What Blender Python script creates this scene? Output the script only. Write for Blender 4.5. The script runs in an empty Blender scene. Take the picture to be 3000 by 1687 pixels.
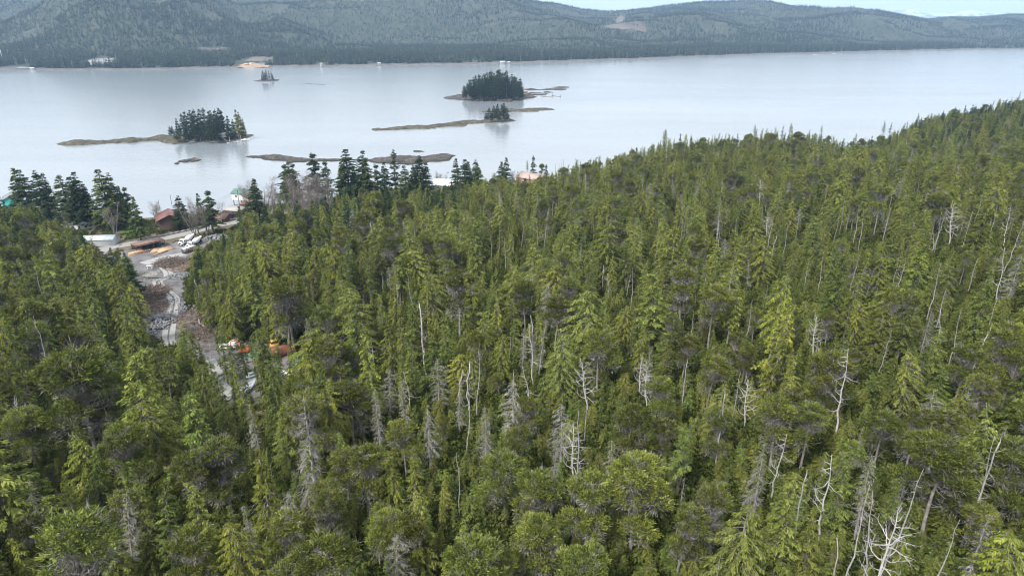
import bpy, math, random, time
import numpy as np
T0 = time.time()
rng = np.random.default_rng(7)
random.seed(7)
sc = bpy.context.scene
COL = sc.collection
R = math.radians

# ------------------------------------------------------------------ camera
CAM_H = 100.0
PITCH = R(21.4)
FX = 2000.0                                   # focal length in pixels of a 3000 px wide picture
cam_d = bpy.data.cameras.new('camera'); cam = bpy.data.objects.new('camera', cam_d); COL.objects.link(cam)
cam.location = (0, 0, CAM_H); cam.rotation_euler = (math.pi / 2 - PITCH, 0, 0)
cam_d.sensor_fit = 'HORIZONTAL'; cam_d.sensor_width = 36.0; cam_d.lens = 36.0 * FX / 3000.0
cam_d.clip_start = 0.5; cam_d.clip_end = 60000
sc.camera = cam

# ------------------------------------------------------------------ world, sun, exposure
SUN_EL, SUN_AZ = 48.0, 215.0                  # azimuth: compass-like, 0 = +Y, clockwise; light from behind left
world = bpy.data.worlds.new('World'); sc.world = world; world.use_nodes = True
nt = world.node_tree; nt.nodes.clear()
def N(t, typ, **kw):
    n = t.nodes.new(typ)
    for k, v in kw.items(): setattr(n, k, v)
    return n
out = N(nt, 'ShaderNodeOutputWorld'); bg = N(nt, 'ShaderNodeBackground')
sky = N(nt, 'ShaderNodeTexSky', sky_type='NISHITA', sun_disc=False, sun_elevation=R(SUN_EL), sun_rotation=R(SUN_AZ))
tc = N(nt, 'ShaderNodeTexCoord'); mp = N(nt, 'ShaderNodeMapping'); mp.inputs['Scale'].default_value = (1, 1, 7)
nz = N(nt, 'ShaderNodeTexNoise'); nz.inputs['Scale'].default_value = 2.2; nz.inputs['Detail'].default_value = 7; nz.inputs['Roughness'].default_value = .55
cr = N(nt, 'ShaderNodeValToRGB'); cr.color_ramp.elements[0].position = .36; cr.color_ramp.elements[1].position = .62
cr.color_ramp.elements[0].color = (7.4, 7.7, 8.1, 1); cr.color_ramp.elements[1].color = (9.0, 9.2, 9.5, 1)
mx = N(nt, 'ShaderNodeMix', data_type='RGBA'); mx.inputs['Factor'].default_value = .95
nt.links.new(tc.outputs['Generated'], mp.inputs[0]); nt.links.new(mp.outputs[0], nz.inputs['Vector'])
nt.links.new(nz.outputs['Fac'], cr.inputs[0]); nt.links.new(sky.outputs[0], mx.inputs['A']); nt.links.new(cr.outputs[0], mx.inputs['B'])
nt.links.new(mx.outputs['Result'], bg.inputs[0]); bg.inputs[1].default_value = 0.1
nt.links.new(bg.outputs[0], out.inputs[0])
sl = bpy.data.lights.new('sun', 'SUN'); sl.energy = 3.3; sl.angle = R(12); sl.color = (1.0, .95, .87)
so = bpy.data.objects.new('sun', sl); COL.objects.link(so)
so.rotation_euler = (R(90 - SUN_EL), 0, R(180 - SUN_AZ))
sc.view_settings.view_transform = 'Standard'; sc.view_settings.look = 'None'
sc.view_settings.exposure = 0.8; sc.view_settings.gamma = 1.0; sc.view_settings.use_curve_mapping = False
sc.render.engine = 'CYCLES'
sc.cycles.max_bounces = 5; sc.cycles.diffuse_bounces = 4; sc.cycles.glossy_bounces = 2; sc.cycles.transmission_bounces = 2
sc.cycles.volume_bounces = 1; sc.cycles.transparent_max_bounces = 6
sc.cycles.use_denoising = True; sc.cycles.use_adaptive_sampling = False; sc.cycles.pixel_filter_type = 'BLACKMAN_HARRIS'; sc.cycles.filter_width = 1.1
try: sc.cycles.denoising_prefilter = 'ACCURATE'
except Exception: pass

# ------------------------------------------------------------------ camera geometry
SP, CP = math.sin(PITCH), math.cos(PITCH)
def ray(px, py):
    u = (px - 1500.0) / FX; v = -(py - 843.5) / FX
    return np.array([u, CP + v * SP, -SP + v * CP])      # forward component is along the view axis
def W(px, py, z=0.0):
    d = ray(px, py); t = (z - CAM_H) / d[2]
    return np.array([d[0] * t, d[1] * t, z])
def at_dist(px, py, Y):
    d = ray(px, py); t = Y / d[1]
    return np.array([d[0] * t, Y, CAM_H + d[2] * t])
def project(x, y, z):
    x = np.asarray(x, float); y = np.asarray(y, float); z = np.asarray(z, float) - CAM_H
    f = y * CP - z * SP; up = y * SP + z * CP
    f = np.where(f < 1, 1, f)
    return 1500 + FX * x / f, 843.5 - FX * up / f, f

# ------------------------------------------------------------------ smooth noise (numpy)
_perm = rng.permutation(512)
_val = rng.random(512) * 2 - 1
def vnoise(x, y, scale, seed=0):
    x = np.asarray(x, float) / scale + seed * 17.31; y = np.asarray(y, float) / scale - seed * 9.17
    xi = np.floor(x).astype(int); yi = np.floor(y).astype(int); xf = x - xi; yf = y - yi
    sx = xf * xf * (3 - 2 * xf); sy = yf * yf * (3 - 2 * yf)
    def h(a, b): return _val[(_perm[(a & 511)] + b) & 511]
    return (h(xi, yi) * (1 - sx) + h(xi + 1, yi) * sx) * (1 - sy) + (h(xi, yi + 1) * (1 - sx) + h(xi + 1, yi + 1) * sx) * sy
def fbm(x, y, scale, octaves=4, seed=0):
    s = 0; a = 1.0
    for o in range(octaves):
        s = s + a * vnoise(x, y, scale / 2 ** o, seed + o * 3); a *= .5
    return s
def sstep(a, b, x):
    t = np.clip((np.asarray(x, float) - a) / (b - a), 0, 1); return t * t * (3 - 2 * t)
def inpoly(px, py, poly):
    px = np.asarray(px, float); py = np.asarray(py, float); r = np.zeros(px.shape, bool); n = len(poly)
    for i in range(n):
        x0, y0 = poly[i]; x1, y1 = poly[(i + 1) % n]
        if y0 == y1: continue
        c = ((y0 > py) != (y1 > py)) & (px < (x1 - x0) * (py - y0) / (y1 - y0) + x0); r ^= c
    return r

# ------------------------------------------------------------------ the near land
ANCH = [(1500,1687,46,11),(0,1687,44,12),(3000,1687,47,11),(-600,1687,42,12),(3600,1687,46,11),
 (1500,1300,43,11),(2400,1300,45,11),(3000,1300,47,11),(800,1400,41,12),(0,1300,36,13),(-500,1300,36,13),
 (1500,1000,37,11),(2200,1000,40,11),(3000,1000,44,11),(1150,1000,31,12),(3600,1000,46,11),
 (0,1000,26,15),(250,1080,26,15),(-600,1000,30,14),(450,1250,33,14),
 (1500,700,25,11),(2200,700,31,11),(3000,700,42,11),(1000,750,18,14),(3600,700,46,11),(1150,880,25,13),
 (1500,560,16,11),(2000,520,22,11),(2500,500,29,11),(3000,500,38,11),(3000,330,20,11),(2600,432,15,11),(2000,440,12,11),(3500,330,24,11),(3600,500,40,11),
 (1150,600,10,13),(850,660,10,14),(0,700,13,14),(0,850,18,15),(200,850,15,15),(-500,750,18,14),(650,850,14,14),(-500,650,8,12),
 (440,735,12,0),(570,710,12,0),(500,800,12.5,0),(480,900,13,0),(450,980,13.5,0),(620,1090,14,0),(700,1130,14,0),(860,1070,14.5,0),(720,1030,14,0),(650,1190,14.5,0),
 (560,890,13,0),(800,1130,15,0),(300,715,9,0),(680,650,9.5,0),(480,690,10,0),(490,665,5,0),(330,665,5,0),(100,640,5,10),(730,615,4,0),(640,640,6,0),(1320,560,8,0),(1560,545,8,0)]
pts = [(*W(a, b, z + h)[:2], z) for a, b, z, h in ANCH] + [(0,-60,52),(-250,-60,46),(250,-60,50),(-350,60,42),(400,60,50)]
pts = np.array(pts); AP = pts[:, :2] / 100.0
def _U(r2): return np.where(r2 > 1e-12, r2 * np.log(np.maximum(r2, 1e-12)), 0)
_n = len(AP); K = _U(((AP[:, None] - AP[None]) ** 2).sum(-1)) + np.eye(_n) * 0.03
P1 = np.c_[np.ones(_n), AP]; A = np.block([[K, P1], [P1.T, np.zeros((3, 3))]])
sol = np.linalg.solve(A, np.r_[pts[:, 2], 0, 0, 0])
def tps(x, y):
    x = np.asarray(x, float) / 100; y = np.asarray(y, float) / 100
    s = sol[_n] + sol[_n + 1] * x + sol[_n + 2] * y
    for i in range(_n): s = s + sol[i] * _U((x - AP[i, 0]) ** 2 + (y - AP[i, 1]) ** 2)
    return s
SH = np.array([W(*p)[:2] for p in [(-900,760),(-400,690),(0,648),(350,640),(520,636),(640,622),(760,600),(900,588),(1100,560),(1250,542),(1400,532),(1560,527),(1700,512),(1900,475),(2200,440),(2400,440),(2470,446),(2560,436),(2620,422),(2700,385),(3000,345),(3500,325)]])
SH = SH[np.argsort(SH[:, 0])]
SKYL = np.array([(-600,560),(-100,585),(0,590),(120,605),(210,645),(270,700),(350,735),(395,745),(540,745),(590,700),(640,655),(700,615),(790,600),(870,592),(1000,560),(1150,545),(1300,548),(1400,535),(1450,522),(1550,532),(1650,500),(1700,478),(1800,462),(1900,428),(1950,408),(2100,404),(2250,388),(2400,395),(2480,425),(2600,400),(2700,345),(2850,318),(3000,286),(3600,220)], float)
def shore_y(x): return np.interp(x, SH[:, 0], SH[:, 1]) + 4 * vnoise(x, 0 * np.asarray(x, float), 23, 3)
def ground(x, y):
    x = np.asarray(x, float); y = np.asarray(y, float)
    d = shore_y(x) - y
    t = np.clip(tps(x, y), 2.0, 60)
    bx, _, _ = project(x, y, 30.0 + 0 * x); tv = -(np.interp(bx, SKYL[:, 0], SKYL[:, 1]) - 843.5) / FX
    crest = CAM_H + y * (-SP + tv * CP) / (CP + tv * SP) - 10.5
    t = np.where(np.hypot(x, y) > 230, np.maximum(2.0, np.minimum(t, crest)), t)
    flat = sstep(40, 90, np.hypot(x + 95, y - 170)) * sstep(40, 90, np.hypot(x + 140, y - 260))
    t = t + flat * (0.8 * vnoise(x, y, 30, 5) + .35 * vnoise(x, y, 9, 6))
    return np.where(d > 0, t * sstep(-4, 36, d), np.maximum(-6, d * .18) + t * sstep(-4, 36, 0) * np.exp(d / 4))
def G(px, py, h=0.0):
    """first point of the ray through the pixel that lies h above the ground"""
    d = ray(px, py); ts = np.linspace(25, 1500, 3000)
    X, Y, Z = d[0] * ts, d[1] * ts, CAM_H + d[2] * ts
    f = Z - (np.maximum(ground(X, Y), 0) + h)
    k = np.argmax(f < 0)
    if k == 0: k = len(ts) - 1
    return np.array([X[k], Y[k], Z[k] - h])

# ------------------------------------------------------------------ mesh helpers
def mesh_np(name, verts, quads=None, tris=None, mats=(), mi=None, tone=None, smooth=False):
    me = bpy.data.meshes.new(name)
    verts = np.asarray(verts, np.float32).reshape(-1, 3)
    q = np.asarray(quads if quads is not None else np.zeros((0, 4)), np.int32).reshape(-1, 4)
    t = np.asarray(tris if tris is not None else np.zeros((0, 3)), np.int32).reshape(-1, 3)
    nf = len(q) + len(t)
    me.vertices.add(len(verts)); me.vertices.foreach_set('co', verts.ravel())
    me.loops.add(len(q) * 4 + len(t) * 3); me.loops.foreach_set('vertex_index', np.r_[q.ravel(), t.ravel()])
    me.polygons.add(nf)
    ls = np.r_[np.arange(len(q)) * 4, len(q) * 4 + np.arange(len(t)) * 3].astype(np.int32)
    me.polygons.foreach_set('loop_start', ls)
    for m in mats: me.materials.append(m)
    if mi is not None: me.polygons.foreach_set('material_index', np.asarray(mi, np.int32))
    if smooth: me.polygons.foreach_set('use_smooth', np.ones(nf, bool))
    me.update(calc_edges=True)
    if tone is not None:
        a = me.attributes.new('tone', 'FLOAT', 'FACE'); a.data.foreach_set('value', np.asarray(tone, np.float32))
    return me
def link(name, me, parent=None, loc=None, rot=None, **props):
    o = bpy.data.objects.new(name, me); COL.objects.link(o)
    if parent is not None: o.parent = parent
    if loc is not None: o.location = [float(v) for v in loc]
    if rot is not None: o.rotation_euler = rot
    for k, v in props.items():
        if v is not None: o[k] = v
    return o
def thing(name, label, cat, loc=(0, 0, 0), rz=0.0, group=None):
    o = bpy.data.objects.new(name, None); COL.objects.link(o); o.empty_display_size = .3
    o.location = [float(v) for v in loc]; o.rotation_euler = (0, 0, rz); o['label'] = label; o['category'] = cat
    if group: o['group'] = group
    return o

class MB:
    """collects boxes, tubes and free polygons for ONE mesh"""
    def __init__(s): s.v = []; s.q = []; s.t = []; s.tone = []; s.n = 0
    def add(s, v, q=(), t=(), tone=.5):
        v = np.asarray(v, float).reshape(-1, 3)
        if len(q): s.q.append(np.asarray(q) + s.n)
        if len(t): s.t.append(np.asarray(t) + s.n)
        s.v.append(v); s.n += len(v)
        return s
    def box(s, c, d, rz=0.0, rx=0.0, ry=0.0):
        c = np.array(c, float); d = np.array(d, float) / 2
        v = np.array([[x, y, z] for z in (-1, 1) for y in (-1, 1) for x in (-1, 1)]) * d
        v = v @ rotm(rx, ry, rz).T + c
        return s.add(v, [[0, 2, 3, 1], [4, 5, 7, 6], [0, 1, 5, 4], [2, 6, 7, 3], [0, 4, 6, 2], [1, 3, 7, 5]])
    def tube(s, p, r, k=6, cap=True):
        v, q, t = tube(p, r, k, cap); return s.add(v, q, t)
    def lathe(s, prof, k=14, c=(0, 0, 0), axis='z', m=None):
        prof = np.array(prof, float); a = np.arange(k) / k * 2 * math.pi; n = len(prof)
        v = np.array([[r * math.cos(x), r * math.sin(x), z] for r, z in prof for x in a])
        if axis == 'x': v = v[:, [2, 0, 1]]
        if axis == 'y': v = v[:, [0, 2, 1]]
        if m is not None: v = v @ m.T
        q = [[i * k + j, i * k + (j + 1) % k, (i + 1) * k + (j + 1) % k, (i + 1) * k + j] for i in range(n - 1) for j in range(k)]
        v = np.r_[v + np.array(c), [v[:k].mean(0) + np.array(c)], [v[-k:].mean(0) + np.array(c)]]
        t = [[n * k, (j + 1) % k, j] for j in range(k)] + [[n * k + 1, (n - 1) * k + j, (n - 1) * k + (j + 1) % k] for j in range(k)]
        return s.add(v, q, t)
    def mesh(s, name, mat, smooth=False):
        q = np.concatenate(s.q) if s.q else None; t = np.concatenate(s.t) if s.t else None
        return mesh_np(name, np.concatenate(s.v), q, t, (mat,), smooth=smooth)
    def build(s, name, mat, parent=None, smooth=False, **kw): return link(name, s.mesh(name, mat, smooth), parent, **kw)
def rotm(rx, ry, rz):
    cx, sx, cy, sy, cz, sz = math.cos(rx), math.sin(rx), math.cos(ry), math.sin(ry), math.cos(rz), math.sin(rz)
    return np.array([[cz, -sz, 0], [sz, cz, 0], [0, 0, 1]]) @ np.array([[cy, 0, sy], [0, 1, 0], [-sy, 0, cy]]) @ np.array([[1, 0, 0], [0, cx, -sx], [0, sx, cx]])
def tube(p, r, k=5, cap=True):
    p = np.asarray(p, float); n = len(p); r = np.broadcast_to(np.asarray(r, float), (n,))
    tg = np.gradient(p, axis=0); tg /= np.linalg.norm(tg, axis=1)[:, None] + 1e-9
    ref = np.array([0, 0, 1.0]) if abs(tg[:, 2]).mean() < .8 else np.array([1.0, 0, 0])
    a = np.cross(tg, ref); a /= np.linalg.norm(a, axis=1)[:, None] + 1e-9; b = np.cross(tg, a)
    th = np.arange(k) / k * 2 * math.pi
    v = (p[:, None] + r[:, None, None] * (np.cos(th)[None, :, None] * a[:, None] + np.sin(th)[None, :, None] * b[:, None])).reshape(-1, 3)
    i, j = np.meshgrid(np.arange(n - 1), np.arange(k), indexing='ij'); j2 = (j + 1) % k
    q = np.stack([i * k + j, i * k + j2, (i + 1) * k + j2, (i + 1) * k + j], -1).reshape(-1, 4)
    t = np.zeros((0, 3), int)
    if cap:
        t = np.array([[(n - 1) * k, (n - 1) * k + m, (n - 1) * k + m + 1] for m in range(1, k - 1)])
    return v, q, t

# ------------------------------------------------------------------ materials
def mat(name, col, rough=.7, metal=0.0, col2=None, nscale=4.0, bump=0.0, bscale=20.0, detail=5, coord='Object', spec=.4, contrast=(.35, .65)):
    m = bpy.data.materials.new(name); m.use_nodes = True; t = m.node_tree; b = t.nodes['Principled BSDF']
    b.inputs['Roughness'].default_value = rough; b.inputs['Metallic'].default_value = metal; b.inputs['Base Color'].default_value = (*col, 1)
    b.inputs['Specular IOR Level'].default_value = spec
    if col2 is not None or bump: 
        tcn = N(t, 'ShaderNodeTexCoord') if coord != 'World' else N(t, 'ShaderNodeNewGeometry')
        vec = tcn.outputs[coord] if coord != 'World' else tcn.outputs['Position']
    if col2 is not None:
        n = N(t, 'ShaderNodeTexNoise'); n.inputs['Scale'].default_value = nscale; n.inputs['Detail'].default_value = detail; t.links.new(vec, n.inputs['Vector'])
        c = N(t, 'ShaderNodeValToRGB'); c.color_ramp.elements[0].position, c.color_ramp.elements[1].position = contrast
        c.color_ramp.elements[0].color = (*col, 1); c.color_ramp.elements[1].color = (*col2, 1)
        t.links.new(n.outputs['Fac'], c.inputs[0]); t.links.new(c.outputs[0], b.inputs['Base Color'])
    if bump:
        n = N(t, 'ShaderNodeTexNoise'); n.inputs['Scale'].default_value = bscale; n.inputs['Detail'].default_value = 6; t.links.new(vec, n.inputs['Vector'])
        bp = N(t, 'ShaderNodeBump'); bp.inputs['Strength'].default_value = bump; bp.inputs['Distance'].default_value = .3
        t.links.new(n.outputs['Fac'], bp.inputs['Height']); t.links.new(bp.outputs[0], b.inputs['Normal'])
    return m

def foliage(name, dark, light, accent, var=.32, transl=.32, patch=None):
    """leaf material: tone (per spray) picks between old and new growth, each tree has its own hue and value"""
    m = bpy.data.materials.new(name); m.use_nodes = True; t = m.node_tree; t.nodes.clear()
    o = N(t, 'ShaderNodeOutputMaterial'); at = N(t, 'ShaderNodeAttribute', attribute_name='tone')
    c = N(t, 'ShaderNodeValToRGB'); e = c.color_ramp.elements
    e[0].position = .1; e[0].color = (*dark, 1); e[1].position = .72; e[1].color = (*light, 1)
    x = e.new(.97); x.color = (*accent, 1)
    t.links.new(at.outputs['Fac'], c.inputs[0])
    oi = N(t, 'ShaderNodeObjectInfo')
    hs = N(t, 'ShaderNodeHueSaturation')
    mr = N(t, 'ShaderNodeMapRange'); mr.inputs['To Min'].default_value = 1 - var; mr.inputs['To Max'].default_value = 1 + var
    t.links.new(oi.outputs['Random'], mr.inputs['Value']); t.links.new(mr.outputs[0], hs.inputs['Value'])
    ml = N(t, 'ShaderNodeMath', operation='MULTIPLY'); ml.inputs[1].default_value = 7.31
    fr = N(t, 'ShaderNodeMath', operation='FRACT'); t.links.new(oi.outputs['Random'], ml.inputs[0]); t.links.new(ml.outputs[0], fr.inputs[0])
    mh = N(t, 'ShaderNodeMapRange'); mh.inputs['To Min'].default_value = .490; mh.inputs['To Max'].default_value = .511
    t.links.new(fr.outputs[0], mh.inputs['Value']); t.links.new(mh.outputs[0], hs.inputs['Hue'])
    t.links.new(c.outputs[0], hs.inputs['Color']); colour = hs.outputs[0]
    if patch is not None:                       # stands of a different tint over the ground
        g = N(t, 'ShaderNodeNewGeometry'); n = N(t, 'ShaderNodeTexNoise'); n.inputs['Scale'].default_value = .012; n.inputs['Detail'].default_value = 3
        t.links.new(g.outputs['Position'], n.inputs['Vector']); r = N(t, 'ShaderNodeValToRGB'); r.color_ramp.elements[0].position = .4; r.color_ramp.elements[1].position = .62
        r.color_ramp.elements[0].color = (1, 1, 1, 1); r.color_ramp.elements[1].color = (*patch, 1)
        t.links.new(n.outputs['Fac'], r.inputs[0]); mm = N(t, 'ShaderNodeMix', data_type='RGBA', blend_type='MULTIPLY'); mm.inputs['Factor'].default_value = 1
        t.links.new(colour, mm.inputs['A']); t.links.new(r.outputs[0], mm.inputs['B']); colour = mm.outputs['Result']
    d = N(t, 'ShaderNodeBsdfDiffuse'); tr = N(t, 'ShaderNodeBsdfTranslucent'); mxs = N(t, 'ShaderNodeMixShader'); mxs.inputs[0].default_value = transl
    t.links.new(colour, d.inputs[0]); t.links.new(colour, tr.inputs[0]); t.links.new(d.outputs[0], mxs.inputs[1]); t.links.new(tr.outputs[0], mxs.inputs[2])
    t.links.new(mxs.outputs[0], o.inputs[0])
    return m
M = {}
M['cedar'] = foliage('cedar_foliage', (.072, .090, .021), (.228, .262, .048), (.35, .37, .09), patch=(1.03, .99, .95))
M['cedar_yellow'] = foliage('cedar_foliage_yellow', (.09, .11, .028), (.24, .275, .065), (.34, .35, .11), var=.15)
M['hemlock'] = foliage('hemlock_foliage', (.052, .072, .021), (.182, .220, .050), (.30, .33, .09), patch=(.94, .98, 1.02))
M['pine'] = foliage('pine_foliage', (.055, .074, .022), (.180, .215, .050), (.29, .32, .09), patch=(1.05, 1.0, .9))
M['spruce'] = foliage('spruce_foliage', (.016, .032, .016), (.058, .086, .038), (.11, .14, .06), transl=.18)
M['spruce_isle'] = foliage('island_spruce_foliage', (.010, .024, .014), (.036, .060, .030), (.07, .095, .045), transl=.18)
M['far'] = foliage('far_foliage', (.020, .034, .022), (.052, .070, .042), (.085, .10, .06), var=.55, patch=(1.35, 1.22, 1.1))
M['lichen'] = foliage('lichen_twigs', (.14, .135, .125), (.26, .25, .235), (.38, .37, .355), var=.22, transl=.1)
M['alder_twig'] = foliage('bare_alder_twigs', (.12, .10, .09), (.22, .19, .17), (.30, .27, .25), var=.2, transl=.1)
M['bush'] = foliage('understorey_leaves', (.035, .050, .014), (.095, .12, .03), (.15, .16, .05), var=.3)
M['bark'] = mat('dark_bark', (.07, .06, .052), .9, col2=(.17, .155, .14), nscale=3)
M['greybark'] = mat('grey_bark', (.13, .12, .11), .9, col2=(.29, .275, .26), nscale=2.5)
M['silver'] = mat('weathered_wood', (.18, .175, .168), .8, col2=(.38, .37, .355), nscale=1.6, contrast=(.3, .7))
M['silver_pale'] = mat('bleached_wood', (.28, .27, .26), .8, col2=(.52, .51, .50), nscale=1.6, contrast=(.3, .7))

M['twig'] = mat('grey_twig', (.15, .14, .13), .9, col2=(.30, .285, .265), nscale=1.6, contrast=(.3, .7))
# ------------------------------------------------------------------ trees
def kites(P, D, S, L, Wd, sag=.12):
    """leaf sprays: one kite each. P base, D direction, S side direction, L length, Wd width"""
    L = L[:, None]; Wd = Wd[:, None]
    z = np.array([0, 0, 1.0])
    a = P; m = P + D * L * .5; tip = P + D * L - z * sag * L
    v = np.stack([a, m + S * Wd * .5 + z * .06 * L, tip, m - S * Wd * .5 + z * .06 * L], 1).reshape(-1, 3)
    n = len(P); return v, np.arange(n * 4).reshape(n, 4)
def unit(v): return v / (np.linalg.norm(v, axis=-1, keepdims=True) + 1e-9)

def conifer(seed, H=12, base=.12, Rm=2.1, prof='cone', nb=95, up=.15, droop=.45, spray=.42, sw=.5, hang=.25, lean=0.0, bare=0.0, dens=7.5, nod=.0, gaps=.15, trunk_r=.16, layered=0.0):
    r = np.random.default_rng(seed)
    bend = r.normal(0, .02, 2) + np.array([lean, 0])
    def tr(z):
        f = np.asarray(z, float) / H
        return np.stack([bend[0] * H * f ** 2 + nod * np.clip(f - .93, 0, 1) * H * 1.6, bend[1] * H * f ** 2, np.asarray(z, float)], -1)
    V, Q, TN = [], [], []; wood = MB()
    zs = np.linspace(-.8, H, 9); wood.tube(tr(zs), trunk_r * (1 - np.linspace(0, 1, 9)) ** .8 + .012, 6)
    ga = r.random(3) * 6.28; gd = r.random(3) * gaps
    for i in range(nb):
        t = 1 - (1 - (i + r.random()) / nb) ** 1.0
        t = min(max(t + r.normal(0, .01), 0), .995)
        if layered: t = min(max(t + layered * math.sin(t * 38 + seed) / 38, 0), .995)
        z = H * (base + (1 - base) * t); az = i * 2.39996 + r.normal(0, .35)
        if prof == 'cone': w = (1 - t) ** .82 * (1 - math.exp(-t * 9 - .5)) * 1.15 + .03
        elif prof == 'round': w = math.sqrt(max(0, 1 - (max(t - .28, 0) / .72) ** 2.0)) * (.55 + .45 * min(1, t / .3)) + .02
        elif prof == 'column': w = (1 - t) ** .45 * (1 - math.exp(-t * 12 - .6)) * .95 + .02
        else: w = (1 - t) ** .65 * (.6 + .4 * math.sin(t * 21 + seed)) + .05
        az_f = 1 - sum(gd[k] * max(0, math.cos(az - ga[k])) for k in range(3))
        Lb = max(.22, Rm * w * az_f * r.uniform(.62, 1.12))
        d = np.array([math.cos(az), math.sin(az), 0]); o = tr(z)
        s = np.linspace(0, 1, 5)[:, None]
        upv = up * (1 - .3 * t) + .35 * max(0, t - .75)
        c = o + d * Lb * s + np.array([0, 0, 1]) * Lb * (upv * s - droop * s ** 2.2)
        dead = r.random() < bare * (1.4 - t)
        if Lb > .5 or dead:
            v, q, tt = tube(c, (.022 + .012 * Lb) * (1 - .8 * s[:, 0]) * (1.3 if dead else 1), 3, False); wood.add(v, q)
        if dead or (t < .55 and r.random() < .35):
            for j in range(5):
                p0 = c[int(r.integers(1, 5))]; dd = unit(np.array([d[0], d[1], -.2]) + r.normal(0, .6, 3)) * r.uniform(.2, .6); wood.tube(np.array([p0, p0 + dd]), [.014, .004], 3, False)
        if dead: continue
        n = max(6, int(Lb * dens * r.uniform(.8, 1.2)))
        f = np.sqrt(r.random(n)) * .96 + .04 if Lb > .8 else r.random(n)
        f = np.clip(f, .08, 1)
        P = np.stack([np.interp(f, s[:, 0], c[:, k]) for k in range(3)], -1) + r.normal(0, .035 + .02 * Lb, (n, 3))
        side = np.where(r.random(n) < .5, 1.0, -1.0)[:, None] * np.array([-d[1], d[0], 0]) * (r.random(n) ** .6)[:, None]
        tang = d * .9 + np.array([0, 0, 1]) * (upv - 2.0 * droop * f[:, None])
        D = unit(tang * (1.0 - .35 * np.abs(side).sum(1, keepdims=True) * .7) + side * 1.0 + np.array([0, 0, -1]) * hang * r.uniform(.2, 1.5, (n, 1)) + r.normal(0, .14, (n, 3)))
        S = unit(np.cross(D, np.array([0, 0, 1.0])) + r.normal(0, .25, (n, 3)))
        L = spray * r.uniform(.6, 1.3, n) * (1.15 - .45 * f) * (.7 + .3 * min(1, Lb)); 
        v, q = kites(P, D, S, L, L * sw * r.uniform(.7, 1.2, n))
        Q.append(q + sum(len(x) for x in V)); V.append(v)
        tb = r.normal(.5, .13); TN.append(np.clip(tb + r.normal(0, .14, n) + .22 * (f - .6), 0, 1))
    V = np.concatenate(V); Q = np.concatenate(Q); TN = np.concatenate(TN)
    return V, Q, TN, wood

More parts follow.
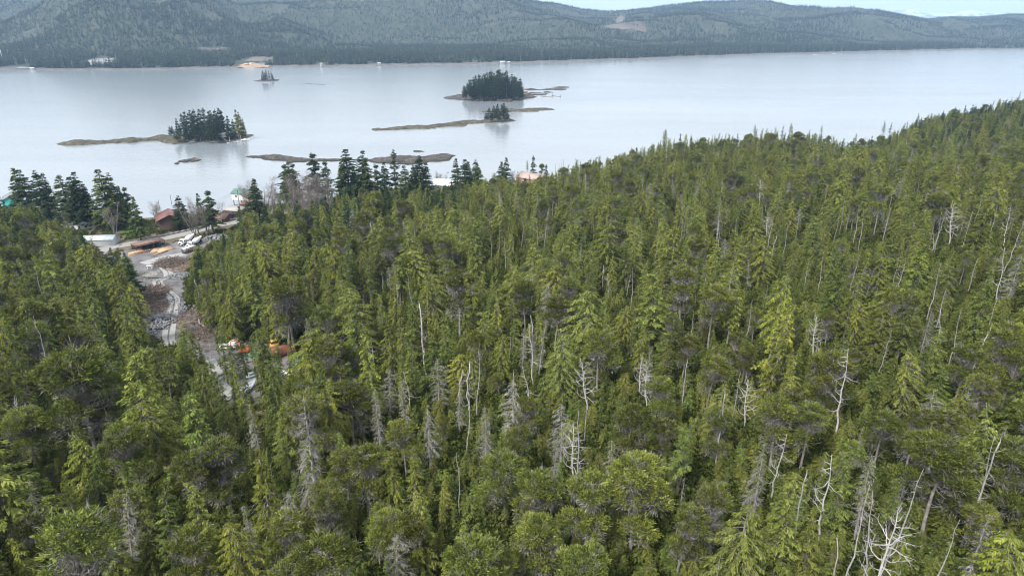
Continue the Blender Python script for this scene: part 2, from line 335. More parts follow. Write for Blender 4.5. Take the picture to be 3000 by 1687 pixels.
def pine(seed, H=11, Rm=2.2, dome=2.6, sub=3, ntuft=230, twigs=1.0):
    """shore pine: bare grey stem, umbrella of foliage on top, grey twigs below it"""
    r = np.random.default_rng(seed); wood = MB(); twig = MB()
    k = np.linspace(0, 1, 9); wob = np.cumsum(r.normal(0, .10, (9, 2)), 0) * k[:, None] * 1.0
    stem = np.c_[wob, k * (H - dome * .35)]; stem[0, 2] = -.8
    wood.tube(stem, .15 * (1 - k * .72) + .02, 6)
    top = stem[-1]
    blobs = [(top + np.array([0, 0, dome * .0]), Rm * .74, dome * .62)]
    for i in range(sub + 4):
        a = i * 2.4 + r.normal(0, .4); f = r.uniform(.35, .8)
        if i >= sub:
            blobs.append((top + np.array([math.cos(a) * Rm * f * .8, math.sin(a) * Rm * f * .8, -dome * r.uniform(.02, .42)]), Rm * r.uniform(.34, .52), dome * r.uniform(.26, .42))); continue
        blobs.append((np.array([math.cos(a) * Rm * f, math.sin(a) * Rm * f, 0]) + stem[int(r.integers(4, 7))] + np.array([0, 0, .4]), Rm * r.uniform(.4, .62), dome * r.uniform(.4, .6)))
    V, Q, TN = [], [], []; nv = 0
    for bi, (c, rr, hh) in enumerate(blobs):
        n = int(ntuft * .5 * (rr / Rm) ** 1.6)
        u = r.random(n); th = r.random(n) * 6.28; ph = np.arccos(1 - u * (.78 if bi else .84)); gp = np.sin(th * 4 + ph * 5 + seed * 1.7 + bi) + .6 * np.sin(th * 7 - ph * 6 + seed); kp = gp > -.75; th, ph = th[kp], ph[kp]; n = len(th)
        irr = 1 + .16 * np.sin(th * 3 + seed) + .10 * np.sin(th * 5 + ph * 4)
        nrm = np.stack([np.sin(ph) * np.cos(th), np.sin(ph) * np.sin(th), np.cos(ph)], -1)
        base_p = c + nrm * np.stack([rr * irr, rr * irr, hh * 1.0 * np.ones(n)], -1) * r.uniform(.84, 1.04, (n, 1)) + np.array([0, 0, -hh * .55])
        m = 24; P = np.repeat(base_p, m, 0) + r.normal(0, .15, (n * m, 3)) * np.array([1, 1, .6]); NN = np.repeat(nrm, m, 0)
        D = unit(NN * np.array([1, 1, .8]) + r.normal(0, .55, (n * m, 3)) + np.array([0, 0, .35])); S = unit(np.cross(D, r.normal(0, 1, (n * m, 3))))
        L = r.uniform(.18, .36, n * m); v, q = kites(P, D, S, L, L * .30, .02)
        Q.append(q + nv); V.append(v); nv += len(v)
        TN.append(np.clip(np.repeat(r.normal(.5, .2, n), m) + r.normal(0, .12, n * m), 0, 1))
        for i in range(int((13 if bi == 0 else 5) * twigs)):           # limbs up to the dome, each with twigs
            e = base_p[int(r.integers(n))]; o = stem[int(r.integers(5, 9))] if bi == 0 else stem[5]
            mid = (o + e) / 2 + np.array([0, 0, -.25]) + r.normal(0, .15, 3)
            s = np.linspace(0, 1, 5)[:, None]; cv = (1 - s) ** 2 * o + 2 * s * (1 - s) * mid + s ** 2 * e
            twig.tube(cv, .034 * (1 - .8 * s[:, 0]), 3, False)
            for j in range(9):
                p0 = cv[int(r.integers(1, 5))]; dd = unit(e - o + r.normal(0, 1.1, 3)) * r.uniform(.4, .95)
                p1 = p0 + dd * .5 + r.normal(0, .06, 3); twig.tube(np.array([p0, p1, p0 + dd + r.normal(0, .12, 3)]), np.array([.016, .012, .004]), 3, False)
                p2 = p0 + dd * .6; twig.tube(np.array([p2, p2 + r.normal(0, .28, 3)]), np.array([.01, .004]), 3, False)
    TV, TQ, tn_ = [], [], 0
    for c, rr, hh in blobs:
        m_ = int(620 * twigs * (rr / Rm) ** 1.5); dirs = unit(r.normal(0, 1, (m_, 3))); P = c + dirs * np.array([rr, rr, hh]) * (r.random((m_, 1)) ** .5) * .82 + np.array([0, 0, -hh * .75])
        D = unit(dirs * np.array([1, 1, .5]) + r.normal(0, .45, (m_, 3)) + np.array([0, 0, .2])); S = unit(np.cross(D, r.normal(0, 1, (m_, 3)))); L = r.uniform(.25, .6, m_); v, q = kites(P, D, S, L, np.full(m_, .045), .05); TV.append(v); TQ.append(q + tn_); tn_ += len(v)
    TW = (np.concatenate(TV), np.concatenate(TQ), r.random(sum(len(q) for q in TQ)))
    for i in range(int(9 * twigs)):                                    # dead lower branches
        f = r.uniform(.3, .8); o = np.array([np.interp(f, k, stem[:, j]) for j in range(3)]); a = r.random() * 6.28; L = r.uniform(.5, 1.7)
        s = np.linspace(0, 1, 5)[:, None]; cv = o + np.array([math.cos(a), math.sin(a), 0]) * L * s + np.array([0, 0, 1]) * L * (r.uniform(-.5, .15) * s + r.uniform(.1, .5) * s ** 2) + np.cumsum(r.normal(0, .05, (5, 3)), 0) * s
        twig.tube(cv, .035 * (1 - .8 * s[:, 0]), 3, False)
        twig.tube(np.array([cv[3], cv[3] + r.normal(0, .3, 3)]), np.array([.015, .004]), 3, False)
    return np.concatenate(V), np.concatenate(Q), np.concatenate(TN), wood, twig, TW

def limb(mb, r, o, d, L, rad, depth, curl=.25, up=.0, nfork=3, k=4):
    n = 6; p = [o]; dd = unit(d)
    for i in range(n):
        dd = unit(dd + r.normal(0, curl, 3) * .5 + np.array([0, 0, up])); p.append(p[-1] + dd * L / n)
    p = np.array(p); mb.tube(p, rad * (1 - np.linspace(0, .88, n + 1)), k, False)
    if depth > 0:
        for j in range(nfork):
            i = int(r.integers(2, n + 1)); f = r.uniform(.35, .6)
            limb(mb, r, p[i], unit(p[min(i, n)] - p[i - 1]) + r.normal(0, .6, 3), L * f, rad * (1 - .88 * i / (n + 1)) * .62 + .003, depth - 1, curl, up, max(2, nfork - 1), 3)
    return p
def snag(seed, H=12, nb=14, Lb=1.8, start=.35, curl=.3, r0=.14, droop=-.1, fork=1, broken=.0, side=None):
    r = np.random.default_rng(seed); wood = MB(); limbs = []; k = np.linspace(0, 1, 10)
    wob = np.cumsum(r.normal(0, .09 + .10 * curl, (10, 2)), 0) + np.outer(k, r.normal(0, .25, 2))
    st = np.c_[wob - wob[0], k * H]; st[0, 2] = -.8
    wood.tube(st, r0 * (1 - k * (.93 - broken * .5)) + .01, 7)
    if broken: 
        for j in range(3): wood.tube(np.array([st[-1] + r.normal(0, .03, 3), st[-1] + np.array([r.normal(0, .05), r.normal(0, .05), r.uniform(.2, .6)])]), [.04, .006], 3, False)
    for i in range(nb):
        f = start + (1 - start) * (i + r.random()) / nb * .97; o = np.array([np.interp(f, k, st[:, j]) for j in range(3)])
        a = r.random() * 6.28 if side is None else r.normal(side, 1.1)
        L = Lb * (1.15 - .75 * f) * r.uniform(.35, 1.15); br = MB(); limbs.append(br)
        limb(br, r, o, np.array([math.cos(a), math.sin(a), droop + r.normal(0, .15)]), L, (.022 + .018 * L), max(fork, 1), curl, .05, 3)
    stubs = MB()
    for i in range(int(nb * 1.6)):                                     # short stubs
        f = r.uniform(.25, .97); o = np.array([np.interp(f, k, st[:, j]) for j in range(3)]); a = r.random() * 6.28
        stubs.tube(np.array([o, o + np.array([math.cos(a), math.sin(a), r.uniform(-.3, .3)]) * r.uniform(.15, .5)]), [.02, .006], 3, False)
    return wood, limbs, stubs
def alder(seed, H=11, spread=3.2, stems=3):
    r = np.random.default_rng(seed); wood = MB(); V, Q, TN = [], [], []; nv = 0
    for s in range(stems):
        a0 = r.random() * 6.28; tilt = r.uniform(.05, .32); d = np.array([math.cos(a0) * tilt, math.sin(a0) * tilt, 1])
        k = np.linspace(0, 1, 7); st = d * (k * H * r.uniform(.7, .95))[:, None] + np.cumsum(r.normal(0, .08, (7, 3)), 0); st[0] = (0, 0, -.5)
        wood.tube(st, .13 * (1 - .85 * k) + .012, 5)
        for i in range(13):
            f = r.uniform(.3, 1); o = np.array([np.interp(f, k, st[:, j]) for j in range(3)]); a = r.random() * 6.28
            p = limb(wood, r, o, np.array([math.cos(a), math.sin(a), r.uniform(.5, 1.2)]), spread * r.uniform(.45, .9) * (1.2 - .6 * f), .045 * (1.2 - f), 1, .2, .12, 4)
            n = 42; c = p[r.integers(1, len(p), n)] + r.normal(0, .28, (n, 3)); D = unit(r.normal(0, .6, (n, 3)) + np.array([math.cos(a) * .5, math.sin(a) * .5, .9])); S = unit(np.cross(D, r.normal(0, 1, (n, 3))))
            L = r.uniform(.35, .9, n); v, q = kites(c, D, S, L, np.full(n, .028), 0); Q.append(q + nv); V.append(v); nv += len(v); TN.append(r.random(n))
    return np.concatenate(V), np.concatenate(Q), np.concatenate(TN), wood

FINE = {}
PRO = {}                                       # kind -> list of prototypes; each: height, {part name: mesh}
def reg(kind, H, parts): PRO.setdefault(kind, []).append((H, parts))
def crown_mesh(name, V, Q, TN, m): return mesh_np(name, V, Q, None, (m,), tone=TN)
for i in range(12):
    i, big = i % 6, i // 6; H = 12; V, Q, TN, w = conifer(100 + i + 50 * big, H, base=[.03, .04, .1, .02, .14, .06][i] * (1 + big), Rm=[2.7, 2.3, 2.9, 3.1, 2.6, 2.2][i] * (1 - .12 * big), lean=.05 * big * (-1) ** i, prof=['cone', 'column', 'cone', 'round', 'round', 'cone'][i], nb=150, up=.22, droop=.42, spray=.34, sw=.40, hang=.5, dens=30, nod=.3, gaps=.35 + .3 * big, bare=[.02, .06, .05, .0, .1, .12][i] + .12 * big)
    reg('cedar_tree', H, {'trunk': w.mesh('trunk', M['greybark']), 'crown': crown_mesh('crown', V, Q, TN, M['cedar'])})
for i in range(12):
    i, big = i % 6, i // 6; H = 12; V, Q, TN, w = conifer(200 + i + 50 * big, H, base=[.03, .06, .12, .03, .3, .08][i] * (1 + .5 * big), Rm=[2.9, 2.4, 3.0, 2.7, 2.9, 2.1][i] * (1 - .1 * big), lean=-.05 * big * (-1) ** i, prof=['cone', 'cone', 'ragged', 'cone', 'ragged', 'column'][i], nb=130, up=.16, droop=.32, spray=.34, sw=.42, hang=.2, dens=32, nod=.6, gaps=.35 + .3 * big, bare=[.04, .06, .12, .04, .15, .1][i] + .12 * big, layered=.6)
    reg('hemlock_tree', H, {'trunk': w.mesh('trunk', M['bark']), 'crown': crown_mesh('crown', V, Q, TN, M['hemlock'])})
for i in range(6):
    H = 11; V, Q, TN, w, tw, TW = pine(300 + i, H, Rm=[2.1, 1.8, 2.4, 1.8, 2.1, 2.0][i], dome=[2.9, 2.6, 2.5, 3.4, 2.2, 3.9][i], sub=[2, 3, 4, 2, 5, 3][i], ntuft=[400, 330, 430, 340, 300, 420][i], twigs=[1, 1.2, 1, .9, 1.6, 1.2][i])
    reg('shore_pine', H, {'trunk': w.mesh('trunk', M['greybark']), 'branches': tw.mesh('branches', M['twig']), 'twigs': crown_mesh('twigs', *TW, M['lichen']), 'crown': crown_mesh('crown', V, Q, TN, M['pine'])})
for i in range(5):
    H = 22; V, Q, TN, w = conifer(400 + i, H, base=[.06, .1, .2, .08, .28][i], Rm=[4.6, 4.0, 4.4, 5.0, 3.8][i], prof=['cone', 'cone', 'ragged', 'cone', 'ragged'][i], nb=230, up=.3, droop=.32, spray=.58, sw=.45, hang=.35, dens=28, gaps=.35, bare=[.02, .04, .06, .02, .12][i], trunk_r=.3, layered=.9)
    reg('spruce_tree', H, {'trunk': w.mesh('trunk', M['bark']), 'crown': crown_mesh('crown', V, Q, TN, M['spruce'])})
for i in range(4):                              # grey lichen-hung conifers, half dead
    H = 12; V, Q, TN, w = conifer(500 + i, H, base=.22, Rm=[1.9, 1.6, 2.1, 1.8][i], prof=['cone', 'column', 'round', 'ragged'][i], nb=90, up=.2, droop=.4, spray=.5, sw=.11, hang=.4, dens=17, gaps=.4, bare=.15)
    V2, Q2, TN2, w2 = conifer(520 + i, H, base=.5, Rm=1.3, prof='cone', nb=26, up=.2, droop=.4, spray=.35, sw=.5, hang=.3, dens=7, gaps=.6)
    reg('lichen_tree', H, {'trunk': w.mesh('trunk', M['silver']), 'twigs': crown_mesh('twigs', V, Q, TN, M['lichen']), 'crown': crown_mesh('crown', V2, Q2, TN2, M['pine'])})
SN = [dict(nb=16, Lb=2.6, start=.35, curl=.35, fork=2, r0=.12), dict(nb=14, Lb=1.3, start=.5, fork=2, r0=.11, broken=.5), dict(nb=10, Lb=.8, start=.3, fork=0, r0=.09), dict(nb=26, Lb=4.2, start=.35, curl=.5, fork=2, r0=.19, droop=.12),
      dict(nb=18, Lb=1.5, start=.3, curl=.3, fork=2, r0=.11, droop=-.3), dict(nb=3, Lb=.5, start=.3, fork=0, r0=.10, broken=1), dict(nb=14, Lb=2.6, start=.3, curl=.45, fork=2, r0=.13, side=3.1), dict(nb=12, Lb=2.0, start=.4, curl=.6, fork=2, r0=.12, broken=.8)]
for i, kw in enumerate(SN):
    w, lb, st = snag(600 + i, 12, **kw); m = M['silver_pale'] if i in (0, 3, 6, 7) else M['silver']; allb = MB()
    for q in lb + [st]:
        off = allb.n
        for k_, v in enumerate(q.v): pass
        allb.add(np.concatenate(q.v), np.concatenate(q.q))
    reg('dead_tree', 12, {'trunk': w.mesh('trunk', m), 'branches': allb.mesh('branches', m)})
    FINE[('dead_tree', len(PRO['dead_tree']) - 1)] = [('branch', q.mesh('branch', m)) for q in lb] + [('stubs', st.mesh('stubs', m))]
for i in range(4):
    V, Q, TN, w = alder(700 + i, 11, 3.2, [3, 4, 2, 5][i])
    reg('alder_tree', 11, {'trunk': w.mesh('trunk', M['greybark']), 'twigs': crown_mesh('twigs', V, Q, TN, M['alder_twig'])})
print('protos', round(time.time() - T0, 1))

def plant(kind, idx, loc, h, rz, label=None, group=None, override=None, wide=1.0, cat='tree', lean=(0, 0)):
    H, parts = PRO[kind][idx % len(PRO[kind])]
    s = h / H; o = thing(kind, label or '', cat, loc, rz, group); o.scale = (s * wide, s * wide, s); o.rotation_euler = (lean[0], lean[1], rz)
    plist = list(parts.items()); _, _, fq = project(*loc)
    if (kind, idx % len(PRO[kind])) in FINE and h * FX / fq > 100: plist = [plist[0]] + FINE[(kind, idx % len(PRO[kind]))]
    for nm, me in plist:
        c = bpy.data.objects.new(nm, me); COL.objects.link(c); c.parent = o
        if nm in ('branches', 'stubs', 'twigs'): c['kind'] = 'stuff'
        if override and nm in override:
            c.material_slots[0].link = 'OBJECT'; c.material_slots[0].material = override[nm]
    return o
# ------------------------------------------------------------------ terrain meshes
def grid_mesh(name, X, Y, Z, mats, smooth=True, keep=None):
    n, m = X.shape; v = np.stack([X, Y, Z], -1).reshape(-1, 3)
    i, j = np.meshgrid(np.arange(n - 1), np.arange(m - 1), indexing='ij')
    q = np.stack([i * m + j, (i + 1) * m + j, (i + 1) * m + j + 1, i * m + j + 1], -1).reshape(-1, 4)
    if keep is not None: q = q[keep[:-1, :-1].ravel() & keep[1:, 1:].ravel()]
    me = mesh_np(name, v, q, None, mats, smooth=smooth)
    return me
def ramp(t, fac, stops):
    c = N(t, 'ShaderNodeValToRGB'); e = c.color_ramp.elements
    e[0].position, e[0].color = stops[0][0], (*stops[0][1], 1); e[1].position, e[1].color = stops[-1][0], (*stops[-1][1], 1)
    for p, col in stops[1:-1]: x = e.new(p); x.color = (*col, 1)
    t.links.new(fac, c.inputs[0]); return c.outputs[0]
def noise(t, vec, scale, detail=5, rough=.55):
    n = N(t, 'ShaderNodeTexNoise'); n.inputs['Scale'].default_value = scale; n.inputs['Detail'].default_value = detail; n.inputs['Roughness'].default_value = rough
    t.links.new(vec, n.inputs['Vector']); return n.outputs['Fac']
def mixc(t, fac, a, b, bt='MIX'):
    m = N(t, 'ShaderNodeMix', data_type='RGBA', blend_type=bt)
    for k, v in (('Factor', fac), ('A', a), ('B', b)):
        if isinstance(v, (int, float)): m.inputs[k].default_value = v
        elif isinstance(v, tuple): m.inputs[k].default_value = (*v, 1)
        else: t.links.new(v, m.inputs[k])
    return m.outputs['Result']
def base_mat(name, rough=.9):
    m = bpy.data.materials.new(name); m.use_nodes = True; t = m.node_tree; b = t.nodes['Principled BSDF']; b.inputs['Roughness'].default_value = rough
    b.inputs['Specular IOR Level'].default_value = .25
    g = N(t, 'ShaderNodeNewGeometry'); return m, t, b, g.outputs['Position']
def add_bump(t, b, vec, scale, strength, dist=.3, detail=6):
    bp = N(t, 'ShaderNodeBump'); bp.inputs['Strength'].default_value = strength; bp.inputs['Distance'].default_value = dist
    t.links.new(noise(t, vec, scale, detail), bp.inputs['Height']); t.links.new(bp.outputs[0], b.inputs['Normal'])
def height_mask(t, vec, lo, hi):
    s = N(t, 'ShaderNodeSeparateXYZ'); t.links.new(vec, s.inputs[0]); r = N(t, 'ShaderNodeMapRange'); r.inputs['From Min'].default_value = lo; r.inputs['From Max'].default_value = hi
    t.links.new(s.outputs['Z'], r.inputs['Value']); return r.outputs[0]

# forest floor
m, t, b, pos = base_mat('forest_floor')
c1 = ramp(t, noise(t, pos, .35, 8), [(.3, (.018, .018, .008)), (.5, (.026, .030, .010)), (.7, (.045, .046, .018))])
shorec = ramp(t, noise(t, pos, .5, 7), [(.3, (.07, .065, .055)), (.7, (.16, .15, .135))])
t.links.new(mixc(t, height_mask(t, pos, .8, 1.8), shorec, c1), b.inputs['Base Color']); add_bump(t, b, pos, 2.0, .8)
M['floor'] = m
gx = np.arange(-560, 960, 4.0); gy = np.arange(-130, 1000, 4.0); X, Y = np.meshgrid(gx, gy, indexing='ij'); Z = ground(X, Y)
link('ground', grid_mesh('ground', X, Y, Z, (M['floor'],)), kind='structure')

# sea
m, t, b, pos = base_mat('sea_water', .14)
mpn = N(t, 'ShaderNodeMapping'); mpn.inputs['Scale'].default_value = (.0016, .008, .01); mpn.inputs['Rotation'].default_value = (0, 0, .12); t.links.new(pos, mpn.inputs[0])
lane = noise(t, mpn.outputs[0], 1.0, 5, .6)
t.links.new(ramp(t, lane, [(.35, (.200, .228, .252)), (.65, (.240, .268, .290))]), b.inputs['Base Color'])
rr = N(t, 'ShaderNodeMapRange'); rr.inputs['From Min'].default_value = .35; rr.inputs['From Max'].default_value = .65; rr.inputs['To Min'].default_value = .16; rr.inputs['To Max'].default_value = .11
t.links.new(lane, rr.inputs['Value']); t.links.new(rr.outputs[0], b.inputs['Roughness']); b.inputs['IOR'].default_value = 1.5; b.inputs['Specular IOR Level'].default_value = .5
mp2 = N(t, 'ShaderNodeMapping'); mp2.inputs['Scale'].default_value = (.16, .34, .3); mp2.inputs['Rotation'].default_value = (0, 0, .2); t.links.new(pos, mp2.inputs[0])
w1 = noise(t, mp2.outputs[0], 1.0, 4, .6); bp = N(t, 'ShaderNodeBump'); bp.inputs['Strength'].default_value = .55; bp.inputs['Distance'].default_value = .28
t.links.new(w1, bp.inputs['Height']); t.links.new(bp.outputs[0], b.inputs['Normal']); M['sea'] = m
link('sea', mesh_np('sea', [(-11500, -600, 0), (11500, -600, 0), (11500, 16500, 0), (-11500, 16500, 0)], [[0, 1, 2, 3]], None, (m,)), kind='structure')

# far shore and hills: terrain in bearing / distance rows
KU = CP + (843.5 - 60) / FX * SP
def up_(px): return (np.asarray(px, float) - 1500) / FX / KU
fs = np.array([W(*p)[:2] for p in [(-500,212),(0,207),(400,205),(700,200),(1100,194),(1500,187),(1900,174),(2200,162),(2500,154),(2800,147),(3000,145),(3500,138)]])
fsu, fsY = fs[:, 0] / fs[:, 1], fs[:, 1]
RD = np.array([(-800,5200),(0,5600),(150,4400),(300,3700),(520,3900),(700,5200),(1200,5400),(1500,4700),(2000,4500),(2500,4700),(3000,5400),(3800,5400)], float)
TOP = np.array([(-800,-140),(0,-60),(150,-70),(300,-150),(500,-120),(700,-70),(1000,-60),(1250,-40),(1500,-12),(1620,3),(1700,22),(1780,27),(1900,18),(1980,9),(2060,0),(2250,0),(2300,12),(2400,28),(2480,25),(2570,26),(2640,38),(2720,52),(2780,46),(2850,46),(2950,40),(3000,40),(3300,30),(3800,30)], float)
TOP = np.array(TOP)
def far_z(u, Yd):
    Ys = np.interp(u, fsu, fsY) + 18 * vnoise(u * 9000, 0 * u, 160, 2) + 8 * vnoise(u * 9000, 0 * u, 45, 4); Rr = np.interp(u, up_(RD[:, 0]), RD[:, 1]); px = u * KU * FX + 1500
    tp = np.interp(px, TOP[:, 0], TOP[:, 1]); u0 = (px - 1500) / FX; v0 = -(tp - 843.5) / FX
    zt = CAM_H + Rr * (-SP + v0 * CP) / (CP + v0 * SP) - 16
    s = (Yd - Ys) / (Rr - Ys)
    sh = .04 * sstep(0, .06, s) + .20 * sstep(.05, .5, s) + .76 * sstep(.22, 1.0, s) ** 1.15
    dome = sstep(.02, .3, s) * sstep(1.0, .6, s)
    xw = u * Yd
    nn = fbm(xw, Yd, 900, 4, 11) * 55 + (.5 - np.abs(fbm(xw, Yd, 520, 3, 13))) * 60
    z = zt * sh + dome * nn * np.clip(zt / 200, .5, 1.3) + sstep(0, .15, s) * fbm(xw, Yd, 140, 3, 17) * 5
    hills = [(1000, .42, 260, .10, 75), (1620, .40, 180, .10, 40), (600, .5, 160, .12, 60), (2150, .45, 260, .13, 45), (2700, .5, 300, .15, 35), (250, .28, 200, .08, 30), (1350, .62, 130, .1, 40), (820, .66, 150, .09, 70), (420, .55, 120, .12, 60), (1180, .75, 120, .07, 60), (1900, .6, 120, .07, 30), (2400, .68, 200, .08, 30)]
    for hp, hs, hw, hd, hh in hills: z = z + hh * np.exp(-((px - hp) / hw) ** 2 - ((s - hs) / hd) ** 2)
    z = np.where(s > .03, np.maximum(z, 4 + 8 * sstep(.03, .2, s)), z)
    z = np.where(s > 1, zt * (1 - .5 * sstep(1, 1.3, s)), z)
    return np.where(s < 0, np.maximum(-6, s * 400), z + 1.2 + 0 * s), s
uu = np.linspace(-1.05, 1.05, 700); ss = np.linspace(0, 1, 260)
Yg = 1300 + (6600 - 1300) * ss ** 1.25; U, YY = np.meshgrid(uu, Yg, indexing='ij'); Zf, S_ = far_z(U, YY)
m, t, b, pos = base_mat('far_hillside')
g1 = ramp(t, noise(t, pos, .02, 8, .65), [(.35, (.028, .038, .024)), (.55, (.045, .054, .034)), (.72, (.080, .072, .055))])
sh1 = ramp(t, noise(t, pos, .05, 6), [(.3, (.07, .065, .06)), (.7, (.15, .14, .125))])
t.links.new(mixc(t, height_mask(t, pos, 2.0, 3.5), sh1, g1), b.inputs['Base Color']); M['farhill'] = m
link('far_hills', grid_mesh('far_hills', U * YY, YY, Zf, (m,)), kind='structure')
# snow mountains behind
m, t, b, pos = base_mat('snow_and_rock')
t.links.new(ramp(t, noise(t, pos, .0045, 8, .7), [(.40, (.10, .13, .16)), (.5, (.55, .58, .62)), (.62, (.82, .84, .86))]), b.inputs['Base Color'])
uu = np.linspace(.30, .95, 200); yy = np.linspace(12500, 15500, 50); U, YY = np.meshgrid(uu, yy, indexing='ij')
tz = 250 + 0 * U; pxs = U * KU * FX + 1500
crest = np.interp(pxs, [2500, 2650, 2760, 2850, 2950, 3200], [60, 290, 270, 300, 250, 120])
Zs = crest * np.exp(-((YY - 14000) / 700) ** 2) + fbm(U * YY, YY, 700, 5, 31) * 55 * np.exp(-((YY - 14000) / 900) ** 2) - 20
link('snowy_mountains', grid_mesh('snowy_mountains', U * YY, YY, Zs, (m,)), kind='structure')

# haze
hz = bpy.data.materials.new('haze'); hz.use_nodes = True; t = hz.node_tree; t.nodes.clear(); o = N(t, 'ShaderNodeOutputMaterial'); pv = N(t, 'ShaderNodeVolumePrincipled')
pv.inputs['Color'].default_value = (.49, .71, 1.0, 1); pv.inputs['Density'].default_value = .00009; pv.inputs['Anisotropy'].default_value = .2; t.links.new(pv.outputs[0], o.inputs['Volume'])
MB().box((0, 7900, 310), (23200, 17400, 640)).build('haze', hz, kind='stuff')

# ------------------------------------------------------------------ scattering
def join_parts(parts):
    V = []; LI = []; LS = []; MI = []; TN = []; mats = []; nv = 0; nl = 0
    for nm, me in parts.items():
        v = np.empty(len(me.vertices) * 3, np.float32); me.vertices.foreach_get('co', v)
        l = np.empty(len(me.loops), np.int32); me.loops.foreach_get('vertex_index', l)
        s = np.empty(len(me.polygons), np.int32); me.polygons.foreach_get('loop_start', s)
        V.append(v); LI.append(l + nv); LS.append(s + nl); MI.append(np.full(len(s), len(mats), np.int32)); mats.append(me.materials[0])
        tn = np.full(len(s), .5, np.float32)
        if 'tone' in me.attributes: me.attributes['tone'].data.foreach_get('value', tn)
        TN.append(tn); nv += len(v) // 3; nl += len(l)
    me = bpy.data.meshes.new('tree'); V = np.concatenate(V); LI = np.concatenate(LI); LS = np.concatenate(LS)
    me.vertices.add(len(V) // 3); me.vertices.foreach_set('co', V); me.loops.add(len(LI)); me.loops.foreach_set('vertex_index', LI)
    me.polygons.add(len(LS)); me.polygons.foreach_set('loop_start', LS)
    for x in mats: me.materials.append(x)
    me.polygons.foreach_set('material_index', np.concatenate(MI)); me.update(calc_edges=True)
    a = me.attributes.new('tone', 'FLOAT', 'FACE'); a.data.foreach_set('value', np.concatenate(TN)); return me
def scatter(name, P, meshes, idx, rz, scale, tilt=None, floor_mat=None):
    c = bpy.data.collections.new(name + '_kinds')
    for i, me in enumerate(meshes):
        o = bpy.data.objects.new('%s_%03d' % (name, i), me); c.objects.link(o)
    me = bpy.data.meshes.new(name); me.vertices.add(len(P)); me.vertices.foreach_set('co', np.asarray(P, np.float32).ravel())
    a = me.attributes.new('pick', 'INT', 'POINT'); a.data.foreach_set('value', np.asarray(idx, np.int32))
    a = me.attributes.new('turn', 'FLOAT_VECTOR', 'POINT'); rv = np.zeros((len(P), 3), np.float32); rv[:, 2] = rz
    if tilt is not None: rv[:, :2] = tilt
    a.data.foreach_set('vector', rv.ravel())
    a = me.attributes.new('size', 'FLOAT_VECTOR', 'POINT'); sv = np.asarray(scale, np.float32); sv = np.repeat(sv[:, None], 3, 1) if sv.ndim == 1 else sv; a.data.foreach_set('vector', np.ascontiguousarray(sv).ravel())
    ob = bpy.data.objects.new(name, me); COL.objects.link(ob); ob['kind'] = 'stuff'
    ng = bpy.data.node_groups.new(name, 'GeometryNodeTree'); ng.interface.new_socket('Geometry', in_out='INPUT', socket_type='NodeSocketGeometry'); ng.interface.new_socket('Geometry', in_out='OUTPUT', socket_type='NodeSocketGeometry')
    gi = N(ng, 'NodeGroupInput'); go = N(ng, 'NodeGroupOutput'); ci = N(ng, 'GeometryNodeCollectionInfo'); ci.inputs['Collection'].default_value = c
    ci.inputs['Separate Children'].default_value = True; ci.inputs['Reset Children'].default_value = True
    ip = N(ng, 'GeometryNodeInstanceOnPoints'); ip.inputs['Pick Instance'].default_value = True
    def na(nm, ty): n = N(ng, 'GeometryNodeInputNamedAttribute', data_type=ty); n.inputs['Name'].default_value = nm; return n.outputs['Attribute']
    ng.links.new(gi.outputs[0], ip.inputs['Points']); ng.links.new(ci.outputs[0], ip.inputs['Instance']); ng.links.new(na('pick', 'INT'), ip.inputs['Instance Index'])
    ng.links.new(na('turn', 'FLOAT_VECTOR'), ip.inputs['Rotation']); ng.links.new(na('size', 'FLOAT_VECTOR'), ip.inputs['Scale']); ng.links.new(ip.outputs[0], go.inputs[0])
    md = ob.modifiers.new('scatter', 'NODES'); md.node_group = ng
    return ob

# far forest
def low_conifer(seed, H=1.0, m=None):
    r = np.random.default_rng(seed); V, Q, TN = [], [], []; n = 34
    z = H * (.08 + .9 * np.sort(r.random(n)) ** 1.0); az = r.random(n) * 6.28; w = .19 * H * (1 - z / H) ** .7 + .02
    P = np.stack([0 * z, 0 * z, z], -1); D = unit(np.stack([np.cos(az), np.sin(az), -.45 + r.normal(0, .2, n)], -1)); S = np.stack([-np.sin(az), np.cos(az), 0 * z], -1)
    V, Q = kites(P, D, S, w * r.uniform(.8, 1.4, n), w * 1.05, .1)
    return mesh_np('tree', V, Q, None, (m,), tone=np.clip(r.normal(.5, .2, n), 0, 1))
fr = np.random.default_rng(5)
n = 190000
Yr = np.sqrt(fr.random(n) * (5700 ** 2 - 1400 ** 2) + 1400 ** 2); Ur = fr.uniform(-.78, .78, n)
